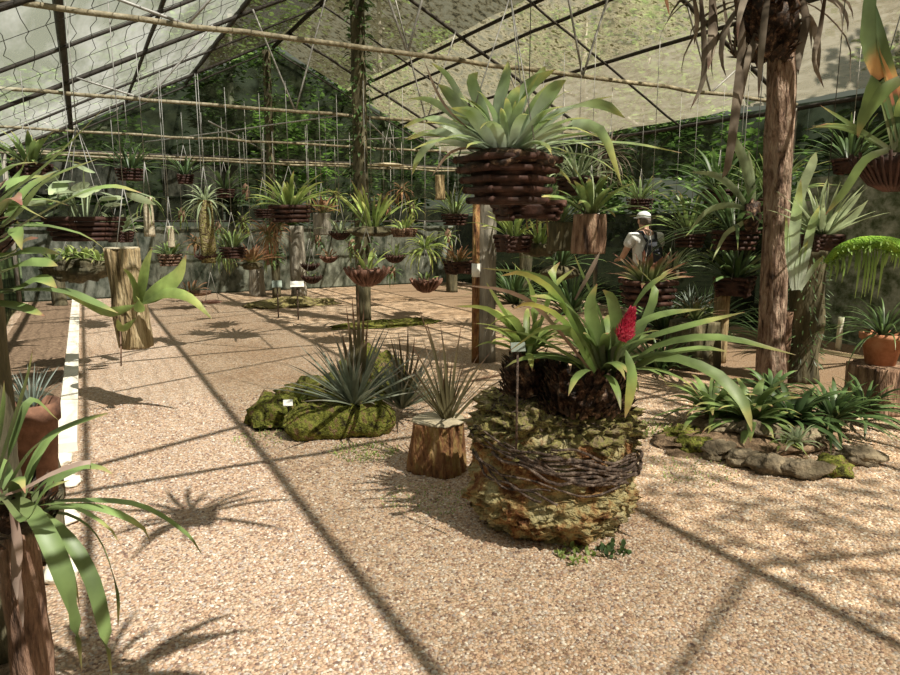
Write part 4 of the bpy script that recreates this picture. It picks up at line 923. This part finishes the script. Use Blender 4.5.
# hanging slat basket with broad pale leaves (left)
D = 6.0; c = P(85, 219, D); t = thing('hanging_basket_plant', 'pale broad-leaved plant in a wide dark slat basket, hanging at the left', 'hanging plant', c)
slat_basket(t, c, .31, .24, .17, 5, M_SLAT, 6, .02, .2); wires(t, c, .28, c, RZ(c.x), 4, M_WIRE, .004, .8)
mb = MB(c); rr = random.Random(95)
for k in range(26):
    a = rr.uniform(0, 6.28); l = rr.uniform(.12, .55); b = c + V((math.cos(a), math.sin(a), 0)) * .1; e = c + V((math.cos(a) * l, math.sin(a) * l, rr.uniform(.08, .42)))
    mb.ribbon([b, b.lerp(e, .5) + UP * .05, e], .012, None, .2); o_ = e; dd = V((math.cos(a), math.sin(a), rr.uniform(-.6, .1))); s_ = rr.uniform(.14, .24)
    mb.ribbon([o_ - dd * s_ * .3, o_ + dd * s_ * .3, o_ + dd * s_ * .9], s_ * .75, V((-math.sin(a), math.cos(a), rr.uniform(-.5, .5))), .15, 0, 'lance', 8)
mb.build('foliage', L_PALE, t)
D = 7.0; c = P(80, 268, D); t = thing('orchid_raft', 'dark hanging trough crowded with small green plants, below the wide slat basket at the left', 'hanging plant', c)
mb = MB(c); mb.blob(c, (.32, .2, .14), .3, 2, 77, 36, 18, None, .2); mb.build('trough', M_BARK_DARK, t)
mb = MB(c)
for k in range(7): mb.rosette(c + RT * rr.uniform(-.28, .28) + UP * .08 - FW * rr.uniform(0, .1), 9, .26, .035, 85, 10, 60, rr, 'lance')
mb.build('foliage', L_LIME, t); wires(t, c, .26, c, RZ(c.x), 2, M_WIRE, .003, .5)

# hanging log with staghorn-like leaves
D = 5.6; ct = P(128, 248, D); cb = P(133, 347, D); h = ct.z - cb.z; off = V((ct.x, ct.y, cb.z))
t = thing('hanging_log_bromeliad', 'pale bark log hanging at the left with a bromeliad fixed to its side', 'hanging plant', off)
mb = MB(off); mb.log(off, .135, h, .09, 39, 56, 30, 1.0, lean=(-.05, 0), ramp=.14); mb.build('log', M_BARK_PALE, t)
mb = MB(off); mb.log(off + V((-.05, 0, h - .004)), .132, .012, .06, 39, 40, 2, .97); mb.build('cut_top', M_CUT, t)
wires(t, ct, .1, off, RZ(ct.x), 2, M_WIRE, .004, .5)
mb = MB(off); D = 5.35
for pts, W in ((((140, 302, 5.4), (160, 290, 5.35), (178, 275, 5.35), (186, 255, 5.35)), .16), (((138, 303, 5.4), (142, 285, 5.35), (146, 265, 5.35), (152, 248, 5.35)), .11), (((140, 305, 5.4), (165, 293, 5.3), (190, 298, 5.25), (212, 319, 5.2)), .09),
               (((136, 305, 5.4), (110, 312, 5.3), (85, 302, 5.25), (58, 290, 5.2)), .10), (((134, 303, 5.4), (136, 290, 5.35), (130, 275, 5.3), (122, 268, 5.3)), .07), (((136, 318, 5.4), (130, 325, 5.3), (121, 328, 5.25), (117, 318, 5.2)), .09), (((134, 310, 5.4), (142, 304, 5.2), (136, 296, 5.15)), .10)):
    leafpx(mb, pts, W, face=1, fold=.25, prof='lance')
mb.build('foliage', L_LIME, t)
mb = MB(off); q = P(121, 348, D); mb.tube([P(120, 330, 5.35), P(121, 350, 5.35), P(121, 366, 5.35)], .006, 5); mb.build('hanging_root', M_BARK, t)

for (x, y, r_, lb) in ((62, 462, .07, 'pale broken stone where the kerb ends, below the clay pot'), (72, 484, .06, 'small pale broken stone right of the strap-leaved plant, nearer than the kerb end'), (66, 520, .07, 'pale stone half behind the drooping leaves at the bottom left'), (62, 575, .08, 'nearest pale stone at the bottom left beside the log post')):
    g = G(x, y); mb = MB(); mb.blob((0, 0, 0), (r_, r_ * 1.3, r_ * .55), .35, 2, x + y, 24, 12, -.03, .15); o = mb.build('broken_stone', M_CONC); o.location = (g.x, g.y, .02); tag(o, lb, 'stone', 'broken stones beyond the kerb')
# ================================================================== middle distance
def hang(px, py, D, kind, r, label, m=L_BROM, n=16, L_=.35, W=.03, seed=1, prof='strap', hi=85, lo=20, droop=45, bm=M_SLAT2, cat='hanging plant', wire=True, h=None, z=None):
    if kind == 'slat' and bm is M_SLAT2: bm = (M_SLAT2, M_BARK, M_SLAT)[seed % 3]
    c = P(px, py, D); nm = {'slat': 'hanging_basket_plant', 'fan': 'fan_basket_plant', 'slab': 'bark_slab_plant', 'log': 'hanging_log_plant', 'none': 'hanging_plant'}[kind]
    t = thing(nm, label, cat, c); h = h or r * .7
    if kind == 'slat': slat_basket(t, c, r, r * .82, h, 4, bm, 4 if seed % 2 else 6, r * .085, .4 + seed)
    elif kind == 'fan': fan_basket(t, c, r, h, bm, 20, pr=r * .07)
    elif kind == 'slab':
        mb = MB(c); mb.blob(c - UP * h * .5, (r, r * .5, h * .5), .3, 2, seed, 26, 12, None, .15); mb.build('bark_slab', bm, t)
    elif kind == 'log':
        mb = MB(c); mb.log(c - UP * h, r, h, .08, seed, 22, 12, .97, ramp=.12); mb.build('log', bm, t)
    rr = random.Random(seed + 500)
    if n:
        if kind not in ('fan',): n = int(n * 1.6); L_ *= 1.22; W *= .95
        mb = MB(c); mb.rosette(c - UP * .01, n, L_, W, hi, lo, droop, rr, prof, .3, r * .25); mb.build('foliage', m, t)
    if wire: wires(t, c, r * .8, c, max(c.z + .6, min(RZ(c.x), 3.3)), 2, M_WIRE, .004, min(.5, .3 + r))
    return t
hang(290, 207, 8.6, 'slat', .27, 'green bromeliad in a reddish slat basket hanging left of the dark central post', L_LIME, 22, .52, .05, 2, h=.17)
hang(264, 210, 9.4, 'slat', .14, 'small dark slat basket left of the reddish slat basket', L_DARK, 10, .35, .03, 4, bm=M_SLAT)
hang(233, 248, 9.0, 'slat', .17, 'dark basket with upright green leaves, left of the grey upright log', L_BROM, 14, .34, .04, 6, bm=M_SLAT, lo=50)
hang(252, 262, 10, 'slab', .16, 'orange-brown leafy plant on a flat slab left of the grey upright log', L_ORBR, 26, .34, .05, 3, 'lance', bm=M_BARK_DARK)
hang(372, 226, 9.2, 'slab', .34, 'upright lime-green plant on a flat dark slab right of the central post', L_LIME, 14, .62, .06, 5, 'strap', 88, 40, 25, bm=M_BARK_DARK, h=.14)
hang(404, 229, 9.0, 'slat', .16, 'small reddish basket with yellow-green leaves at the right end of the flat dark slab', L_LIME, 12, .25, .035, 7, h=.08)
hang(367, 268, 8.6, 'fan', .28, 'scalloped reddish fan basket with a few green leaves below the flat dark slab', L_LIME, 9, .38, .05, 8, hi=88, lo=50, h=.22)
hang(426, 279, 11.5, 'fan', .27, 'second scalloped fan basket right of the first one, hanging near the ground', L_BROM, 8, .25, .04, 9, h=.22)
hang(425, 248, 10, 'none', .1, 'lacy yellow-green hanging plant above the right fan basket', L_LIME, 34, .38, .035, 10, 'lance', 80, -30, 70)
hang(329, 256, 11, 'fan', .15, 'small brown fan basket left of the scalloped one', L_ORBR, 10, .2, .03, 11)
hang(310, 264, 12.5, 'fan', .17, 'tiny dark bowl high beside the grey upright log', L_BROM, 4, .15, .03, 12, bm=M_SLAT)
hang(312, 276, 12.3, 'fan', .19, 'tiny dark bowl low beside the grey upright log', L_BROM, 4, .15, .03, 13, bm=M_SLAT)
hang(340, 232, 9.5, 'fan', .15, 'small dark bowl basket with pale arching leaves left of the central post', L_PALE, 12, .38, .035, 14, bm=M_SLAT)
hang(322, 213, 10, 'log', .13, 'short grey hanging log with orange-green leaves left of the central post', L_ORBR, 14, .3, .04, 15, bm=M_BARK_GREY, h=.32)
hang(440, 175, 8.5, 'log', .06, 'short pale hanging stick left of the large hexagonal basket', L_BROM, 0, bm=M_BARK_PALE, h=.3, seed=16)
hang(390, 163, 9.0, 'slab', .22, 'thin pale board hanging high right of the central post', L_BROM, 0, bm=M_CUT, h=.04, seed=17)
hang(205, 200, 8.2, 'log', .09, 'mossy hanging stick with pale leaves and aerial roots, left of the dark basket', L_PALE, 24, .32, .03, 18, 'lance', 80, -50, 60, bm=M_LICHEN, h=.75)
hang(206, 255, 8.2, 'fan', .13, 'small dark bowl at the foot of the mossy hanging stick', L_BROM, 0, bm=M_SLAT, seed=19, h=.06)
hang(147, 197, 7.0, 'log', .05, 'pale wood slip hanging right of the wide slat basket', L_BROM, 8, .25, .03, 20, 'blade', 20, -60, 60, bm=M_CUT, h=.40)
hang(170, 226, 8.0, 'log', .04, 'short pale wood slip hanging farther right, beyond the hanging bark log', L_BROM, 6, .15, .02, 21, 'blade', 20, -60, 60, bm=M_CUT, h=.25)
hang(170, 255, 8.4, 'slat', .15, 'rosy brown basket with green leaves behind the hanging bark log', L_BROM, 14, .26, .05, 22, h=.12)
hang(30, 165, 7.5, 'slat', .2, 'hanging basket of dark green leaves at the far upper left', L_BROM, 16, .45, .07, 23)
hang(225, 190, 11.5, 'slat', .16, 'far basket with dark arching leaves in front of the grey back cloth', L_DARK, 18, .5, .04, 24, bm=M_SLAT)
hang(190, 290, 12.5, 'slab', .4, 'low row of brown orchid slabs at the foot of the back wall, left', L_ORBR, 10, .25, .04, 25, bm=M_BARK, wire=False, h=.12)
hang(212, 300, 11.0, 'slab', .16, 'small flat reddish slab just above the gravel behind the hanging bark log', L_BROM, 0, bm=M_SLAT2, seed=26, h=.06)
hang(513, 236, 7.2, 'slat', .20, 'dark basket with bright green leaves right of the wooden post with a white band', L_LIME, 18, .40, .035, 27, bm=M_SLAT)
hang(540, 243, 7.6, 'slab', .22, 'yellow-green plant on a dark slab farther right of the wooden post', L_LIME, 18, .34, .04, 28, bm=M_BARK_DARK)
hang(578, 178, 7.0, 'slat', .2, 'pale arching leaves of a basket plant behind the right end of the large basket', L_PALE, 34, .66, .032, 29, 'blade', 80, 0, 110, bm=M_SLAT)
t = hang(590, 214, 6.6, 'log', .16, 'thick brown hanging log with broad upright leaves, left of the man', L_BROM, 14, .50, .09, 30, bm=M_BARK, h=.38)
hang(560, 222, 7.2, 'log', .14, 'thin leafy stick plant just left of the thick brown hanging log', L_BROM, 18, .35, .03, 31, bm=M_BARK_DARK, h=.3)
hang(648, 282, 6.6, 'slat', .27, 'red-green bromeliad in a dark low basket in front of the man', L_REDG, 30, .34, .05, 32, bm=M_SLAT, hi=86, lo=15, droop=25, h=.2)
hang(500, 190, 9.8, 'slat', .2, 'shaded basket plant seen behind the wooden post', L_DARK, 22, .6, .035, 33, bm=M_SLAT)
hang(455, 215, 10.5, 'slat', .2, 'dark basket plant left of the wooden post with a white band', L_BROM, 22, .5, .035, 34, bm=M_SLAT)
hang(458, 262, 10.5, 'slat', .22, 'brown basket low behind the left side of the wooden post', L_ORBR, 16, .35, .04, 35, bm=M_SLAT2)
hang(735, 232, 7.2, 'slat', .24, 'big dark strap-leaved plant hanging left of the reddish trunk', L_DARK, 34, .85, .05, 36, 'strap', 85, 5, 60, bm=M_SLAT)
hang(735, 278, 7.4, 'slat', .24, 'dark basket plant with glossy leaves below the big strap-leaved one', L_DARK, 26, .5, .06, 37, bm=M_SLAT)
hang(690, 235, 8.8, 'slat', .2, 'shaded hanging plant with long dark leaves right of the man', L_BROM, 26, .7, .04, 38, bm=M_SLAT)
hang(718, 190, 8.8, 'slat', .2, 'high dark hanging plant with pointed leaves left of the trunk', L_DARK, 26, .7, .045, 39, bm=M_SLAT)
hang(770, 200, 8.2, 'slat', .2, 'hanging plant partly behind the upper part of the reddish trunk', L_BROM, 26, .75, .05, 40, bm=M_SLAT)
hang(672, 268, 9.2, 'slab', .24, 'dark slab plant to the right of the man near the right wall', L_PALE, 20, .4, .03, 41, bm=M_BARK_DARK)
hang(610, 150, 9.0, 'none', .1, 'dark wispy tuft hanging high to the right of the large basket plant', L_DEAD, 40, .45, .03, 42, 'blade', 80, -70, 60)
hang(850, 160, 6.8, 'slat', .16, 'narrow-leaved dark plant hanging between the trunk and the fan basket', L_DARK, 22, .55, .03, 43, bm=M_SLAT)
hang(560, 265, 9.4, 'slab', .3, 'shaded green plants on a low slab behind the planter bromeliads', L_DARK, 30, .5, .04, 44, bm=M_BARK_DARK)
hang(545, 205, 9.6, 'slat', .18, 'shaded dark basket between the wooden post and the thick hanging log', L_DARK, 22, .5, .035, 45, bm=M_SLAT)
hang(640, 200, 11.2, 'slat', .2, 'small far basket plant above the man', L_BROM, 20, .5, .04, 46, bm=M_SLAT)
hang(395, 255, 12.5, 'fan', .2, 'far little bowl plant between the two scalloped fan baskets', L_BROM, 12, .35, .04, 47, bm=M_SLAT)
hang(130, 170, 9.5, 'slat', .18, 'far dark basket plant above the hanging bark log', L_DARK, 20, .5, .04, 48, bm=M_SLAT)
hang(185, 175, 11, 'slat', .16, 'far little basket plant under the pale wires at the left', L_DARK, 16, .4, .04, 49, bm=M_SLAT)
hang(268, 235, 12.5, 'none', .1, 'brownish hanging fern tuft before the grey cloth, left of the grey upright log', L_ORBR, 40, .45, .03, 50, 'lance', 80, -70, 60)
hang(225, 250, 12.8, 'none', .1, 'olive hanging tuft before the grey cloth behind the dark basket', L_BROM, 40, .4, .03, 51, 'lance', 80, -70, 60)
hang(665, 330, 8.0, 'slab', .3, 'dark low plant bed behind the planter bromeliad flower', L_DARK, 30, .4, .05, 52, bm=M_BARK_DARK, wire=False, h=.2)
hang(120, 232, 9.6, 'slat', .17, 'plant with small blue-green leaves behind the top of the hanging bark log', L_PALE, 24, .35, .06, 53, 'lance')

# large clumps standing on the ground before the right wall
def clump(px, pyb, n, L_, W, m, label, seed, prof='blade', hi=88, lo=25, droop=55, push=0):
    q = G(px, pyb); q.x = min(q.x, 8.7 - 1.05 * L_); mb = MB(q); mb.rosette(q, n, L_, W, hi, lo, droop, random.Random(seed), prof, .3, .06, .3); o = mb.build('leafy_clump', m); o.location = q; return tag(o, label, 'plant')
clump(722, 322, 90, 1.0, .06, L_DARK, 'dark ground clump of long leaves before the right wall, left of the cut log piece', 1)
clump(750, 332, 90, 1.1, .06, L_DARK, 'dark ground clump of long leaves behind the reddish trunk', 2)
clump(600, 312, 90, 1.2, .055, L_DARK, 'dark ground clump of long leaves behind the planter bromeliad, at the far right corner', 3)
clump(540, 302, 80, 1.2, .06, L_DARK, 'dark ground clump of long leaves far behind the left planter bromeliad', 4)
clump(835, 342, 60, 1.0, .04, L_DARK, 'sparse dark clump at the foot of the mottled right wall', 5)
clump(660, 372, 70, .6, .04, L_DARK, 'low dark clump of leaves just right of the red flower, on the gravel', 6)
# baskets hanging high above the gravel near the camera: their leafy shadows fall at the left
for (x, y, z, lb, sd_) in ((1.15, 1.75, 2.75, 'hanging basket plant high above the gravel near the camera, left one', 61), (.55, .85, 2.2, 'hanging basket plant above the gravel beside the camera, right one', 62)):
    c = V((x, y, z)); t = thing('hanging_basket_plant', lb, 'hanging plant', c); slat_basket(t, c, .13, .10, .09, 4, M_SLAT, 4, .012, .4)
    mb = MB(c); mb.rosette(c, 22, .55, .04, 80, 5, 60, random.Random(sd_)); mb.build('foliage', L_BROM, t); wires(t, c, .1, c, RZ(x), 2, M_DWIRE, .004, .4)
# small orchids mounted on bark scraps, hung in front of the back cloth
rr = random.Random(77)
for k, (x, y) in enumerate(((182, 215), (196, 243), (218, 228), (243, 222), (268, 258), (276, 226), (318, 240), (336, 198), (352, 246), (384, 202), (392, 272), (412, 208), (448, 236), (402, 190), (246, 192), (308, 196))):
    c = P(x, y, rr.uniform(12.2, 14.2)); t = thing('mounted_orchid', 'tiny brownish green orchid on a bark scrap hanging before the back cloth', 'orchid', c, 'tiny orchids hanging before the back cloth')
    mb = MB(c); mb.blob(c, (.07, .05, .13), .4, 2, k, 16, 10); mb.build('bark_scrap', M_BARK_DARK if k % 2 else M_BARK, t)
    mb = MB(c); mb.rosette(c, 22, .34, .035, 80, -60, 70, rr, 'lance'); mb.build('foliage', (L_BROM, L_ORBR, L_DARK, L_LIME)[k % 4], t)
    mb = MB(c); mb.tube([c + UP * .1, V((c.x, c.y, 3.2))], .005, 4); mb.build('hanger_wire', M_WIRE, t)
c = P(752, 215, 6.9); t = thing('hanging_plant', 'broad pale strap leaves slanting down just left of the reddish trunk', 'hanging plant', c)
mb = MB(c); mb.blob(c, (.10, .08, .16), .4, 2, 5, 20, 12); mb.build('root_mass', M_SHEATH, t)
mb = MB(c); D = 6.9
for pts, W in ((((752, 205), (745, 165), (737, 145), (728, 130)), .09), (((750, 212), (735, 190), (715, 175), (690, 172)), .07), (((752, 215), (740, 225), (725, 235), (712, 262)), .07), (((750, 210), (728, 205), (706, 212), (686, 236)), .07), (((754, 210), (752, 180), (748, 150)), .06)):
    leafpx(mb, [(x, y, D) for x, y in pts], W, face=1)
mb.build('foliage', L_PALE, t); mb = MB(c); mb.tube([c + UP * .1, V((c.x, c.y, 3.1))], .005, 4); mb.build('hanger_wire', M_DWIRE, t)
# upright logs and stumps standing far back
def upright(px, pyb, r, h, label, m=M_BARK_GREY, seed=1, push=0):
    q = G(px, pyb); t = thing('upright_log', label, 'log', q, None); mb = MB(q); mb.log(q, r, h, .08, seed, 26, 16, .92, ramp=.1); mb.build('log', m, t); return t
upright(299, 297, .17, 1.52, 'tall grey upright log standing on the gravel at the back, left of the middle', seed=3)
upright(258, 296, .17, .62, 'shorter grey log left of the tall grey upright one', seed=4)
upright(234, 290, .18, .75, 'dark log under the basket with upright green leaves', M_BARK_DARK, 5)
upright(362, 316, .10, .62, 'low pale stump below the first scalloped fan basket', M_BARK_PALE, 6)
upright(452, 292, .13, .9, 'dark upright log at the back beside the right fan basket', M_BARK_DARK, 7)
upright(525, 300, .14, 1.0, 'dark upright log at the back between the post and the planter leaves', M_BARK_DARK, 8)
upright(640, 330, .12, 1.0, 'dark upright log supporting the basket in front of the man', M_BARK_DARK, 9)
upright(745, 320, .12, 1.25, 'dark upright log between the cut log piece and the trunk', M_BARK_DARK, 10)
upright(60, 306, .14, .55, 'small dark stump in the bed under the trough', M_BARK_DARK, 11)
sign(277, 284, 11.2, .16, .15, 0, M_GREYTAG, 'plant_label', 'grey slanted plant label on legs before the shorter grey log', .8, .012)
sign(297, 284, 11.0, .22, .12, 0, M_WHITE, 'plant_label', 'white rectangular plant label on a stake before the tall grey log', .8, .012)
# fallen twig
g = G(470, 382); mb = MB(g); mb.tube([g + UP * .01, g + RT * .15 + FW * .1 + UP * .02, g + RT * .35 + FW * .3 + UP * .012], .01, 6); o = mb.build('fallen_twig', M_BARK); o.location = g; tag(o, 'thin fallen twig on the gravel behind the orange-brown stump', 'twig')

# ================================================================== the man seen from behind
mp = P(647, 219, 9.3); base = V((mp.x, mp.y, 0))
M_SKIN = mat('skin', [(.55, .33, .24), (.66, .42, .32)], 6, rough=.6, bump=0)
M_SHIRT = mat('white_shirt', [(.70, .72, .72), (.82, .83, .83)], 5, bump=.3, bscale=12, dist=.03)
M_CAP = mat('pale_cap', [(.66, .70, .74), (.78, .80, .82)], 8, bump=0)
M_PACK = mat('dark_backpack', [(.02, .022, .028), (.06, .065, .08)], 12, bump=.4)
M_TROU = mat('dark_trousers', [(.04, .045, .06), (.08, .085, .10)], 6, bump=.4)
M_HAIR = mat('short_grey_hair', [(.10, .08, .06), (.22, .19, .16)], 40, bump=.5)
man = thing('person', 'man seen from behind in a pale cap, white T-shirt and dark backpack', 'person', base)
man.rotation_euler.z = math.atan2(FW.y, FW.x) - math.pi / 2 + .25   # local +Y is the way he faces
def skin(name, js, es, m, parent, sub=2, root=0):
    me = bpy.data.meshes.new(name); me.from_pydata([j[0] for j in js], es, []); o = bpy.data.objects.new(name, me); COL.objects.link(o); o.parent = parent
    md = o.modifiers.new('skin', 'SKIN'); 
    for i, j in enumerate(js):
        v = me.skin_vertices[0].data[i] if me.skin_vertices else None
        if v: v.radius = j[1] if isinstance(j[1], tuple) else (j[1], j[1])
    md.use_smooth_shade = True; s_ = o.modifiers.new('sub', 'SUBSURF'); s_.levels = s_.render_levels = sub
    me.materials.append(m); return o
def skinned(name, js, es, m, parent, sub=2):
    bpy_me = bpy.data.meshes.new(name); bpy_me.from_pydata([j[0] for j in js], es, [])
    o = bpy.data.objects.new(name, bpy_me); COL.objects.link(o); o.parent = parent
    bpy.context.view_layer.objects.active = o
    md = o.modifiers.new('skin', 'SKIN'); md.use_smooth_shade = True
    if not bpy_me.skin_vertices:
        bpy.ops.object.select_all(action='DESELECT'); o.select_set(True)
        bpy.ops.mesh.customdata_skin_add()
    for i, j in enumerate(js):
        r_ = j[1] if isinstance(j[1], tuple) else (j[1], j[1]); bpy_me.skin_vertices[0].data[i].radius = r_
    bpy_me.skin_vertices[0].data[0].use_root = True
    s_ = o.modifiers.new('sub', 'SUBSURF'); s_.levels = s_.render_levels = sub
    bpy_me.materials.append(m); return o
J = [((0, 0, .93), (.15, .11)), ((0, .01, 1.08), (.135, .10)), ((0, .02, 1.28), (.16, .11)), ((0, .03, 1.42), (.13, .08)), ((0, .05, 1.49), .055), ((0, .075, 1.56), (.068, .085)), ((0, .09, 1.64), (.075, .095)), ((0, .09, 1.69), (.06, .07)),
     ((-.19, .02, 1.40), .062), ((-.27, .10, 1.16), .046), ((-.20, .32, 1.08), .034), ((.19, .02, 1.40), .062), ((.28, .08, 1.15), .046), ((.17, .31, 1.12), .034),
     ((-.10, 0, .86), .09), ((-.11, .02, .48), .058), ((-.11, -.02, .09), .042), ((-.12, .14, .04), .035), ((.10, 0, .86), .09), ((.11, .02, .48), .058), ((.11, -.02, .09), .042), ((.12, .14, .04), .035)]
E_ = [(0, 1), (1, 2), (2, 3), (3, 4), (4, 5), (5, 6), (6, 7), (3, 8), (8, 9), (9, 10), (3, 11), (11, 12), (12, 13), (0, 14), (14, 15), (15, 16), (16, 17), (0, 18), (18, 19), (19, 20), (20, 21)]
# hands: palm plus four fingers and a thumb each
for s_, w_ in ((-1, 10), (1, 13)):
    wx, wy, wz = J[w_][0]; pi = len(J); J.append(((wx - s_ * .02, wy + .06, wz), (.03, .018))); E_.append((w_, pi))
    for f_ in range(4):
        k = len(J); x = wx + s_ * (-.045 + .02 * f_); ln = (.03, .036, .038, .028)[f_]
        J.append(((x, wy + .10, wz - .002), .010)); J.append(((x, wy + .10 + ln, wz - .018), .009)); J.append(((x, wy + .10 + ln * 1.5, wz - .042), .008)); E_ += [(pi, k), (k, k + 1), (k + 1, k + 2)]
    k = len(J); J.append(((wx - s_ * .05, wy + .05, wz - .01), .011)); J.append(((wx - s_ * .065, wy + .08, wz - .02), .009)); E_ += [(pi, k), (k, k + 1)]
skinned('body', J, E_, M_SKIN, man, 1)
JS = [((0, 0, .90), (.19, .145)), ((0, .01, 1.08), (.175, .14)), ((0, .02, 1.28), (.195, .145)), ((0, .03, 1.42), (.15, .105)), ((-.20, .02, 1.40), .085), ((-.25, .07, 1.25), .075), ((.20, .02, 1.40), .085), ((.255, .06, 1.25), .075)]
skinned('t_shirt', JS, [(0, 1), (1, 2), (2, 3), (3, 4), (4, 5), (3, 6), (6, 7)], M_SHIRT, man, 2)
JT = [((0, 0, .92), (.185, .14)), ((-.10, 0, .83), .115), ((-.11, .02, .48), .085), ((-.11, -.02, .12), .07), ((.10, 0, .83), .115), ((.11, .02, .48), .085), ((.11, -.02, .12), .07)]
skinned('trousers', JT, [(0, 1), (1, 2), (2, 3), (0, 4), (4, 5), (5, 6)], M_TROU, man, 2)
for s_ in (-1, 1):
    mb = MB(); mb.blob((s_ * .12, .06, .045), (.05, .14, .05), .05, 2, 1, 20, 10, -.045); mb.build('shoe', M_PACK, man)
    mb = MB(); mb.blob((s_ * .082, .07, 1.61), (.014, .025, .035), .1, 2, 1, 12, 8); mb.build('ear', M_SKIN, man)
mb = MB(); mb.blob((0, .185, 1.60), (.014, .022, .025), .1, 2, 1, 12, 8); mb.build('nose', M_SKIN, man)
mb = MB(); mb.blob((0, .055, 1.62), (.084, .09, .075), .08, 5, 1, 24, 14); mb.build('hair', M_HAIR, man)
mb = MB(); mb.blob((0, .085, 1.665), (.097, .112, .085), .04, 2, 1, 32, 16, -.012); mb.blob((0, .21, 1.655), (.075, .085, .010), 0, 2, 1, 24, 8); mb.build('cap', M_CAP, man)
mb = MB(); mb.blob((0, -.19, 1.16), (.14, .085, .22), .06, 2, 1, 36, 22); mb.blob((0, -.265, 1.10), (.10, .045, .12), .05, 2, 2, 24, 14); bp_ = mb.build('backpack', M_PACK, man)
for s_ in (-1, 1):
    mb = MB(); mb.tube([(s_ * .07, -.15, 1.34), (s_ * .10, -.06, 1.47), (s_ * .125, .06, 1.465), (s_ * .13, .155, 1.36), (s_ * .13, .14, 1.2), (s_ * .12, -.1, 1.05)], .02, 8); mb.build('shoulder_strap', M_PACK, bp_)
# ------------------------------------------------------------------ light
sd = bpy.data.lights.new('sun', 'SUN'); sun = bpy.data.objects.new('sun', sd); COL.objects.link(sun)
sd.energy = 11.0; sd.angle = R(.53); sd.color = (1, .96, .88)
sun.rotation_euler = V((.27, -.72, 1)).to_track_quat('Z', 'Y').to_euler()
sun.location = (4, -6, 12)
w = bpy.data.worlds.new('world'); SC.world = w; w.use_nodes = True
N = w.node_tree.nodes; L = w.node_tree.links; bg = N['Background']
tc = N.new('ShaderNodeTexCoord'); sp = N.new('ShaderNodeSeparateXYZ'); L.new(tc.outputs['Generated'], sp.inputs[0])
rp = _ramp(N, [((.16, .18, .12), 0), ((.42, .44, .38), .52), ((.66, .72, .80), 1)]); L.new(sp.outputs['Z'], rp.inputs[0])
L.new(rp.outputs[0], bg.inputs[0]); bg.inputs[1].default_value = .52
SC.view_settings.exposure = 0.1
